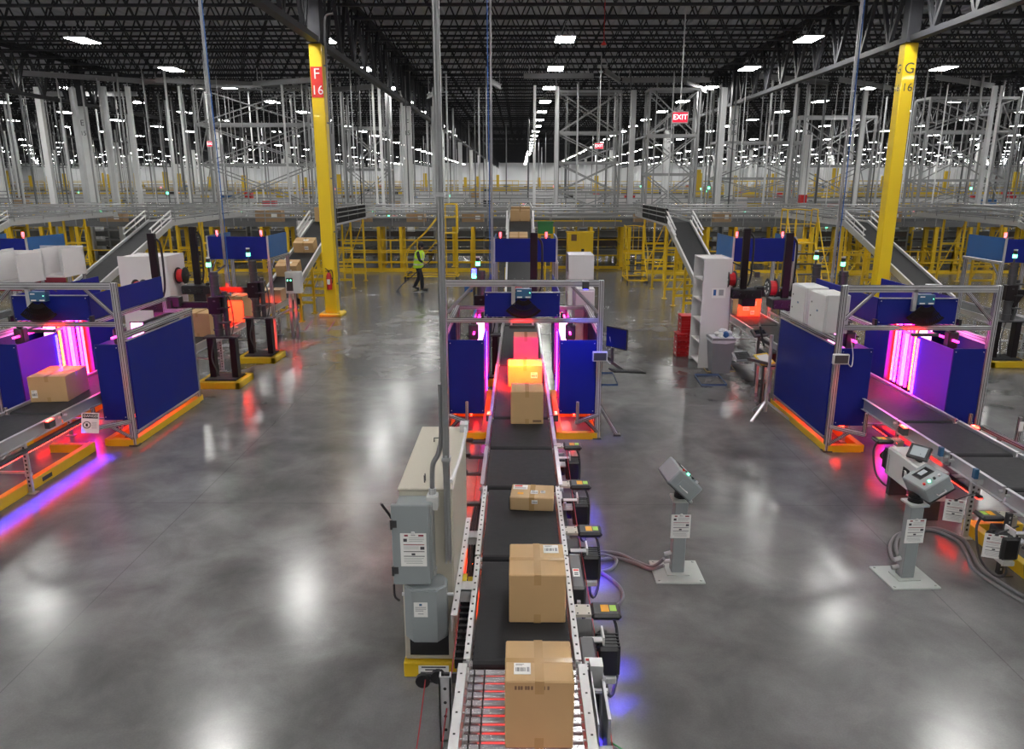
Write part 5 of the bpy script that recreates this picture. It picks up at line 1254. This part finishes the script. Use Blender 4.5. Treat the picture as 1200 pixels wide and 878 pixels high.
rolling_ladder('tall yellow rolling ladder beside the right blue hood', 9.35, 23.6, 0, 2.15, 6, 1.08, 'yellow', 1.0)
rolling_ladder('yellow rolling ladder with dark side steps, behind the sweeping person', -4.9, 32.6, R(-90), 2.0, 7, 1.2, 'yellow', .8)
# yellow chemical cupboard
t = T('safety_cupboard', 'yellow two-door chemical cupboard in front of the railings', 'cupboard', (2.86, 35.2, 0))
MB().b2((-.62, 0, .08), (.62, .5, 1.85), .01).b2((-.66, -.02, 1.82), (.66, .52, 1.88)).build('cupboard_body', 'yellow', t)
for a, b in ((-.61, -.005), (.005, .61)): MB().b2((a, -.025, .12), (b, 0, 1.80), .005).build('door', 'yellow', t)
MB().b2((-.42, -.03, 1.45), (-.16, -.026, 1.75)).build('warning_label', 'copper_brown', t); MB().b2((.06, -.05, .85), (.2, -.025, 1.08), .01).build('latch', 'black', t); MB().b2((-.55, .05, 0), (.55, .45, .08)).build('plinth', 'gunmetal', t)
t = T('green_tote', 'green plastic tote beside the boxes at the top of the middle incline', 'tote', (1.05, 30.2, 0)); MB().b2((-.3, -.2, 2.12), (.3, .2, 2.6), .02).b2((-.33, -.23, 2.54), (.33, .23, 2.6)).build('tote_body', 'green_tote', t); MB().b2((-.28, -.18, 2.06), (.28, .18, 2.12)).cyl((0, 0, 0), (0, 0, 2.06), .04, 8).build('stand', 'yellow', t)
# railing behind the cupboard
def railing(label, x0, x1, y, zb, h, n, mat='yellow', group=None, kick=True):
    t = T('guard_railing', label, 'railing', (x0, y, zb), 0, group); L = x1 - x0
    for k in range(n + 1):
        MB().b2((L * k / n - .03, -.03, 0), (L * k / n + .03, .03, h)).b2((L * k / n - .08, -.08, 0), (L * k / n + .08, .08, .015)).build('post', mat, t)
    m = MB()
    for f in ((1, .62, .30) if h > 1.4 else (1, .5)): m.bar((0, 0, h * f - .03), (L, 0, h * f - .03), .05)
    if kick: m.b2((0, -.01, .02), (L, .01, .16))
    m.build('rail', mat, t); return t
railing('tall yellow railing behind the chemical cupboard', .6, 4.9, 36.3, 0, 2.35, 4, 'yellow')
railing('low yellow railing behind the sweeping person', -8.6, -1.0, 35.3, 0, 1.5, 6, 'yellow')

# ------------------------------------------------------------------ cross conveyor and its yellow supports
def cross_conveyor(label, x0, x1, y, z, group, tubes=True, w=.9, light=True):
    t = T('cross_conveyor', label, 'conveyor', (x0, y, 0), 0, group); L = x1 - x0
    m = MB()
    for s in (-1, 1): m.b2((0, s * w / 2 - .02, z - .14), (L - .02, s * w / 2 + .02, z + .08))
    m.build('side_rail', 'steel_dark', t)
    MB().b2((0, -w / 2 + .03, z - .02), (L - .02, w / 2 - .03, z + .01)).build('belt', 'belt', t)
    m = MB(); n = int(L / .18)
    for k in range(n): m.cyl((.09 + k * L / n, -w / 2 + .02, z - .10), (.09 + k * L / n, w / 2 - .02, z - .10), .028, 6)
    m.build('return_rollers', 'steel_mid', t)
    if tubes:
        m = MB()
        for s in (-1, 1):
            for h in (.28, .48, .72): m.cyl((0, s * (w / 2 + .05), z + h), (L, s * (w / 2 + .05), z + h), .03, 6)
            k = 0
            while k < L: m.b2((k, s * (w / 2 + .02), z - .1), (k + .035, s * (w / 2 + .05), z + .74)); k += 1.5
        m.build('guard_tubes', 'steel_mid', t)
    return t
k = 0
for x0 in range(-42, 42, 6):
    k += 1
    cross_conveyor('front elevated cross conveyor section, %s from the left' % nth(k), x0, x0 + 6, 36.0, 2.22, 'front cross conveyor sections')
    cross_conveyor('rear elevated cross conveyor section, %s from the left' % nth(k), x0, x0 + 6, 37.9, 2.30, 'rear cross conveyor sections')
def support(x, y, h, w=.9, mat='yellow', label=None, group=None, deep=True):
    t = T('conveyor_support', label, 'support frame', (x, y, 0), 0, group)
    for s in (-1, 1):
        MB().b2((-.075, s * w / 2 - .075, .02), (.075, s * w / 2 + .075, h)).b2((-.14, s * w / 2 - .14, 0), (.14, s * w / 2 + .14, .02)).build('post', mat, t)
    m = MB()
    for f in (.12, .5, .95): m.bar((0, -w / 2, h * f), (0, w / 2, h * f), .09)
    m.bar((0, -w / 2, h * .12), (0, w / 2, h * .5), .05)
    m.build('cross_member', mat, t)
    return t
sx = [-24.2, -22.7, -21.0, -17.5, -16.2, -14.6, -12.2, -11.0, -9.6, -6.65, -5.6, -2.2, 1.6, 3.4, 5.2, 7.7, 8.9, 10.2, 13.8, 15.2, 16.5, 19.6, 21.2, 22.8, 24.4]
for n, x in enumerate(sx): support(x, 36.0, 2.07, .9, 'yellow', 'yellow steel support under the front cross conveyor, %s from the left' % nth(n + 1), 'front cross conveyor supports')
rr = random.Random(11)
for n in range(14): support(-27 + n * 4.0 + rr.uniform(-.4, .4), 37.9, 2.15, .9, 'yellow', 'yellow steel support under the rear cross conveyor, %s from the left' % nth(n + 1), 'rear cross conveyor supports')
n = 0
for x0, x1 in ((-30, -20), (-20, -10), (-10, -1.2), (5.4, 12), (12, 20), (20, 30)):
    n += 1; railing('low yellow floor barrier under the cross conveyors, %s from the left' % nth(n), x0, x1, 34.6 if x0 > 5 else 34.9, 0, 1.05, 5, 'yellow', 'floor barriers under the cross conveyors')
def plainbox(label, x, y, z, sx_, sy_, sz_, group, mat='kraft_dark'):
    t = T('cardboard_box', label, 'box', (x, y, z), 0, group)
    MB().box((0, 0, sz_ / 2), (sx_, sy_, sz_), .01).build('carton', mat, t)
    MB().b2((-.04, -sy_ / 2 - .003, sz_ - .1), (.04, -sy_ / 2, sz_)).b2((-.04, -sy_ / 2, sz_), (.04, sy_ / 2, sz_ + .003)).build('packing_tape', 'tape_brown', t)
    if sx_ > .5: MB().b2((sx_ * .12, -sy_ / 2 - .004, sz_ * .4), (sx_ * .34, -sy_ / 2, sz_ * .8)).build('shipping_label', 'paper', t)
for n, x in enumerate((-19.4, -11.9, -7.6, -4.9, -2.2, 5.9, 9.6, 17.5)):
    plainbox('brown box riding the front cross conveyor, %s from the left' % nth(n + 1), x, 36.0, 2.235, rr.uniform(.8, 1.25), .55, rr.uniform(.42, .58), 'boxes on the cross conveyor')

# ------------------------------------------------------------------ hung rods and braced frames above the cross conveyor
RODS = [MB().cyl((0, 0, 0), (0, 0, 1), 1, 8).mesh('hanger_rod', q, True) for q in ('pipe_steel', 'steel_mid', 'galvanised', 'steel_dark', 'white_column', 'steel_mid')]
rods = []
for (y, x0, x1, dx) in ((38.6, -30, 30, .95), (40.5, -32, 32, 1.25), (44, -36, 36, 1.3), (48, -40, 40, 1.5), (54, -46, 46, 1.9), (62, -52, 52, 2.1), (72, -60, 60, 2.6), (84, -68, 68, 3.2), (98, -80, 80, 3.8), (115, -92, 92, 4.6), (135, -105, 105, 5.5)):
    x = x0
    while x < x1:
        xx = x + rr.uniform(-.35, .35) * dx; side = -1 if xx < -6 else (1 if xx > 8 else 0)
        x += dx * (1.0 if side == -1 else 1.15 if side == 1 else 1.9)
        if abs(xx) < 1.6 and y < 60: continue
        r = rr.choice((.022, .028, .035, .045, .06)) * (1 if y < 60 else 1.25)
        if seen(xx, y, 5) and -20 < seen(xx, y, 5)[0] < 1220: rods.append((y + rr.uniform(-.8, .8) * (1 if y > 39 else 0), xx, r, rr.uniform(8.6, 9.55), rr.uniform(2.6, 3.1) if y < 50 else rr.uniform(1.5, 2.8)))
rods.sort(key=lambda t: -t[2] / t[0])
farrod = MB()
for n, (y, x, r, zt, zb) in enumerate(rods):
    if n < 260:
        o = bpy.data.objects.new('hanger_rod', RODS[int(x * 37) % 6]); COL.objects.link(o); o.location = (x, y, zb); o.scale = (r, r, zt - zb)
        tag(o, 'thin galvanised pipe hanging from the dark roof behind the cross conveyor', 'pipe', 'hanging pipes behind the cross conveyor')
    else: farrod.mat('pipe_steel').cyl((x, y, zb), (x, y, zt), r, 5)
if farrod.v: tag(farrod.build('distant_hanger_rods'), 'thin far pipes hanging from the roof deep in the hall', 'pipe', None, 'stuff')
# trapeze beams the rods hang from
tb = [(-21, 39, 9.0, 6.5, 35), (-15.5, 40, 8.9, 5.5, 22), (-11.5, 38.5, 8.75, 4.0, -24), (-8.8, 40, 8.6, 5.0, -30), (-4.4, 41, 8.5, 3.4, -70), (-1.2, 39, 8.7, 2.6, 80), (1.9, 38.5, 9.0, 3.4, 0), (4.6, 39, 9.05, 3.6, 72), (7.4, 40, 9.0, 4.4, 0), (9.2, 41, 8.8, 4.4, 64), (13.5, 39, 8.9, 5.0, 30), (17.5, 40, 8.8, 5.5, 40), (22.5, 40, 8.9, 6, 35), (-24.5, 44, 8.8, 6, 0)]
for n, (x, y, z, L, a) in enumerate(tb):
    t = T('trapeze_beam', 'galvanised trapeze beam slung under the roof, %s from the left' % nth(1 + sorted(q[0] for q in tb).index(x)), 'beam', (x, y, z), R(a), 'trapeze beams under the roof')
    MB().b2((-L / 2, -.06, 0), (L / 2, .06, .04)).b2((-L / 2, -.02, .04), (L / 2, .02, .2)).b2((-L / 2, -.06, .2), (L / 2, .06, .24)).build('beam', 'steel_mid', t)
    m = MB()
    for q in (-.42, .42): m.cyl((L * q, 0, .2), (L * q, 0, 9.6 - z), .02, 6)
    m.build('hanger_rod', 'pipe_steel', t)
def braced_frame(label, x0, x1, y, levels, d=1.3, r=.05, mat='steel_mid', ztop=None):
    t = T('braced_frame', label, 'steel frame', (x0, y, 0), 0); L = x1 - x0; ztop = ztop or levels[-1]
    for a in (0, L):
        for b in (0, d): MB().b2((a - r, b - r, levels[0] - .5), (a + r, b + r, ztop)).build('post', mat, t)
    for q, z in enumerate(levels):
        m = MB()
        for b in (0, d): m.b2((0, b - .03, z - .06), (L, b + .03, z + .06))
        for a in (0, L): m.b2((a - .03, 0, z - .06), (a + .03, d, z + .06))
        m.build('beam', mat, t)
    for z0, z1 in zip(levels, levels[1:]):
        m = MB()
        for b in (0, d): m.bar((0, b, z0), (L, b, z1), .055).bar((L, b + .06, z0), (0, b + .06, z1), .055)
        for a in (0, L): m.bar((a, 0, z0), (a, d, z1), .045)
        m.build('brace', mat, t)
    return t
braced_frame('tall cross-braced steel frame right of the middle, under the small exit sign', 2.0, 5.2, 40.2, [2.4, 3.6, 5.1, 6.6, 8.6], 1.4)
braced_frame('cross-braced steel frame below the large exit sign', 6.5, 9.0, 39.2, [2.6, 4.5, 6.4, 8.6], 1.2)
braced_frame('wide cross-braced steel frame left of the G 16 column', 10.2, 14.6, 40.0, [3.2, 4.3, 6.1], 1.3, .05, 'steel_mid', 8.9)
braced_frame('cross-braced steel frame at the right behind the G 16 column', 20.6, 25.0, 39.5, [2.8, 4.2, 6.6, 8.2], 1.4)
braced_frame('wide cross-braced steel frame left of the F 16 column', -16.6, -10.8, 39.8, [2.8, 5.0, 7.0, 8.8], 1.4)
braced_frame('cross-braced steel frame just right of the F 16 column', -9.6, -7.2, 42.5, [2.8, 4.8, 7.0], 1.2, .05, 'steel_mid', 8.8)
braced_frame('cross-braced steel frame between the right frames, farther back', 15.4, 19.6, 43, [3.0, 5.0, 7.6], 1.4)
# thick posts bundled beside the braced frames
rr = random.Random(5)
for n, (x, y, r) in enumerate(((-20.6, 38.8, .10), (-19.4, 38.8, .10), (-22.4, 39.2, .12), (-24.0, 39.0, .14), (1.86, 39.0, .10), (.75, 38.6, .07), (5.9, 40.6, .13), (14.4, 38.8, .16), (10.3, 39.6, .12), (17.8, 40.6, .10), (23.4, 39, .1), (-6.9, 38.6, .07), (-4.3, 39.4, .08))):
    t = T('mezzanine_post', 'thick pale steel post rising behind the cross conveyor, %s from the left' % nth(1 + sorted([-20.6, -19.4, -22.4, -24.0, 1.86, .75, 5.9, 14.4, 10.3, 17.8, 23.4, -6.9, -4.3]).index(x)), 'post', (x, y, 0))
    MB().b2((-r, -r, 0), (r, r, 8.7 if n not in (7,) else 6.4), .01).build('post', 'white_column' if n % 2 else 'pipe_steel', t)
    m = MB().b2((-r - .1, -r - .1, 0), (r + .1, r + .1, .02)); m.build('base_plate', 'galvanised', t)
    if n == 7: MB().b2((-r - .004, -r - .004, 3.1), (r + .004, r + .004, 3.5)).build('red_band', 'red', t)

# ------------------------------------------------------------------ far halls of conveyors
rr = random.Random(21)
def far_line(y, z, seg, idx):
    W = min(118, y * .74)
    n = 0; x = -W
    while x < W:
        n += 1; L = seg
        t = T('far_conveyor', 'conveyor run deep in the hall, %s row back, %s from the left' % (nth(idx), nth(n)), 'conveyor', (x, y, 0), 0, 'far conveyor runs')
        m = MB().mat('galvanised').b2((0, -.45, z - .16), (L - .3, -.38, z + .12)).b2((0, .38, z - .16), (L - .3, .45, z + .12)); m.mat('belt').b2((0, -.38, z - .05), (L - .3, .38, z)); m.mat('steel_mid')
        for h in (.35, .6): m.cyl((0, -.5, z + h), (L - .3, -.5, z + h), .035, 5)
        k = .2
        while k < L - .4: m.b2((k, -.5, z), (k + .05, -.46, z + .6)); k += 2
        m.build('conveyor_bed', None, t)
        k = .5; sm = 'yellow_far' if rr.random() < .6 else 'galvanised'
        while k < L - .3:
            m = MB()
            for s in (-1, 1): m.b2((k - .06, s * .42 - .06, 0), (k + .06, s * .42 + .06, z - .1))
            m.bar((k, -.42, z * .3), (k, .42, z * .6), .05); m.build('support', sm, t); k += 2.4 if y < 60 else 4.8
        x += L
ROWS = [(43.3, 1.1, 8), (45.6, 2.6, 9), (49, 1.0, 10), (53.5, 2.9, 12), (57, 1.2, 12), (66, 3.0, 14), (74, 1.4, 16), (88, 3.0, 20), (104, 2.2, 24), (124, 3.2, 28), (152, 2.4, 34), (180, 3.0, 40)]
for i, (y, z, s) in enumerate(ROWS): far_line(y, z, s, i + 1)
# goods on them
goods = []
for i, (y, z, s) in enumerate(ROWS):
    W = min(100, y * .70); x = -W
    while x < W:
        x += rr.uniform(.9, 4.2) * (1 + y / 90)
        goods.append((y, x, z, rr.choice(('kraft_dark', 'kraft', 'tote_gray', 'black', 'white_board', 'yellow_far', 'copper_brown', 'royal_blue', 'red')), rr.uniform(.4, .9), rr.uniform(.25, .55)))
gst = MB(); KIND = {'kraft_dark': 'brown box', 'kraft': 'tan box', 'tote_gray': 'grey tote', 'black': 'black tote', 'white_board': 'white tote', 'yellow_far': 'yellow tote', 'copper_brown': 'dark brown box', 'royal_blue': 'blue tote', 'red': 'red tote'}
for n, (y, x, z, mm, w, h) in enumerate(goods):
    s_ = seen(x, y, z)
    if not s_ or not (-10 < s_[0] < 1210): continue
    if n < 240:
        nm = 'cardboard_box' if 'box' in KIND[mm] else 'tote'
        o = MB().box((0, 0, h / 2 + .002), (w, .5, h), .015).mat(mm); o.mats = [mm]; o = o.build(nm, None, None, False, (x, y, z))
        tag(o, 'small %s on a far conveyor run, %s row back' % (KIND[mm], nth(1 + [q[0] for q in ROWS].index(y))), nm.replace('_', ' ').replace('cardboard ', ''), '%s goods on far run %s' % (KIND[mm], nth(1 + [q[0] for q in ROWS].index(y))))
    else: gst.mat(mm).box((x, y, z + h / 2), (w, .5, h))
tag(gst.build('distant_goods'), 'tiny boxes and totes on the farthest conveyor runs', 'box', None, 'stuff')
# raised mezzanine walkways with yellow railings
n = 0
for (x0, x1, y, z) in ((-60, -30, 70, 3.0), (-30, -12, 80, 3.0), (-12, 0, 92, 3.2), (14, 34, 62, 3.1), (34, 60, 70, 3.1), (8, 26, 84, 3.1), (26, 52, 98, 3.2), (-70, -34, 106.5, 3.2), (-34, 10, 118, 3.2)):
    n += 1; t = T('mezzanine_walkway', 'raised grey walkway with yellow kick edge deep in the hall, %s of nine' % nth(n), 'walkway', (x0, y, 0), 0, 'far raised walkways'); L = x1 - x0
    MB().b2((0, 0, z - .25), (L, 2.4, z)).build('deck', 'steel_dark', t); MB().b2((0, -.03, z - .1), (L, 0, z + .2)).build('kick_edge', 'yellow_far', t)
    k = .2
    while k < L:
        for s in (.1, 2.2): MB().b2((k - .1, s - .1, 0), (k + .1, s + .1, z - .25)).build('support', 'white_column', t)
        k += 4
    railing('yellow railing on a far raised walkway, %s of nine' % nth(n), x0 + .1, x1 - .1, y + .15, z, 1.15, int(L / 2.2), 'yellow_far', 'far walkway railings', False)
    for q in range(int(L / 5)):
        o = MB().b2((-.22, -.12, 0), (.22, .12, 1.9 + rr.uniform(-.3, .3)), .02).build('yellow_guard', 'yellow_far', None, False, (x0 + 1.5 + q * 5 + rr.uniform(-1, 1), y + 1.4, z))
        tag(o, 'upright yellow guard standing on a far raised walkway', 'guard', 'upright guards on the far walkways')
# low dark racks of conveyors right behind the cross conveyor
n = 0
for y in (39.9, 42.2):
    x = -34
    while x < 34:
        n += 1; t = T('transfer_rack', 'dark multi-level transfer rack behind the yellow supports, %s of them' % nth(n), 'rack', (x, y, 0), 0, 'transfer racks behind the cross conveyor')
        for zz in (.45, .95, 1.45, 1.95):
            MB().b2((.05, -.4, zz - .06), (4.85, .4, zz + .06)).b2((.05, -.44, zz - .1), (4.85, -.4, zz + .16)).build('rack_level', 'rack_brown' if rr.random() < .55 else 'steel_dark', t)
            MB().cyl((.05, -.47, zz + .22), (4.85, -.47, zz + .22), .025, 6).build('rail', 'steel_mid', t)
        for a in (.1, 2.45, 4.8): MB().b2((a - .04, -.46, 0), (a + .04, .42, 2.2)).build('upright', 'yellow_far' if rr.random() < .25 else 'steel_mid', t)
        x += 4.95
# signal lights sprinkled on the far machines
for n in range(46):
    y = rr.choice((41, 44, 50, 58, 66, 76)); x = rr.uniform(-.62, .62) * y; z = rr.uniform(1.6, 3.8); g = rr.random() < .6
    t = T('signal_light', 'tiny %s signal light on a far conveyor post' % ('green' if g else 'red'), 'signal light', (x, y + .0, 0), 0, 'far %s signal lights' % ('green' if g else 'red'))
    MB().cyl((0, 0, 0), (0, 0, z), .02, 5).build('post', 'galvanised', t); MB().cyl((0, 0, z), (0, 0, z + .12), .06, 8).build('lamp', 'green_lamp' if g else 'red_lamp', t)
# pale control panels on the mezzanine edge
for n, (x, y, z) in enumerate(((3.9, 41.0, 2.5), (7.1, 41.2, 2.5), (-10.2, 35.6, 1.6), (11.8, 40.6, 2.6))):
    t = T('wall_panel', 'pale rectangular control panel behind the cross conveyor, %s from the left' % nth(1 + sorted([3.9, 7.1, -10.2, 11.8]).index(x)), 'panel', (x, y, 0)); MB().b2((-.32, -.08, z), (.32, .08, z + .75), .01).build('panel_body', 'white_board', t); MB().b2((-.04, -.04, 0), (.04, .04, z)).build('post', 'galvanised', t)
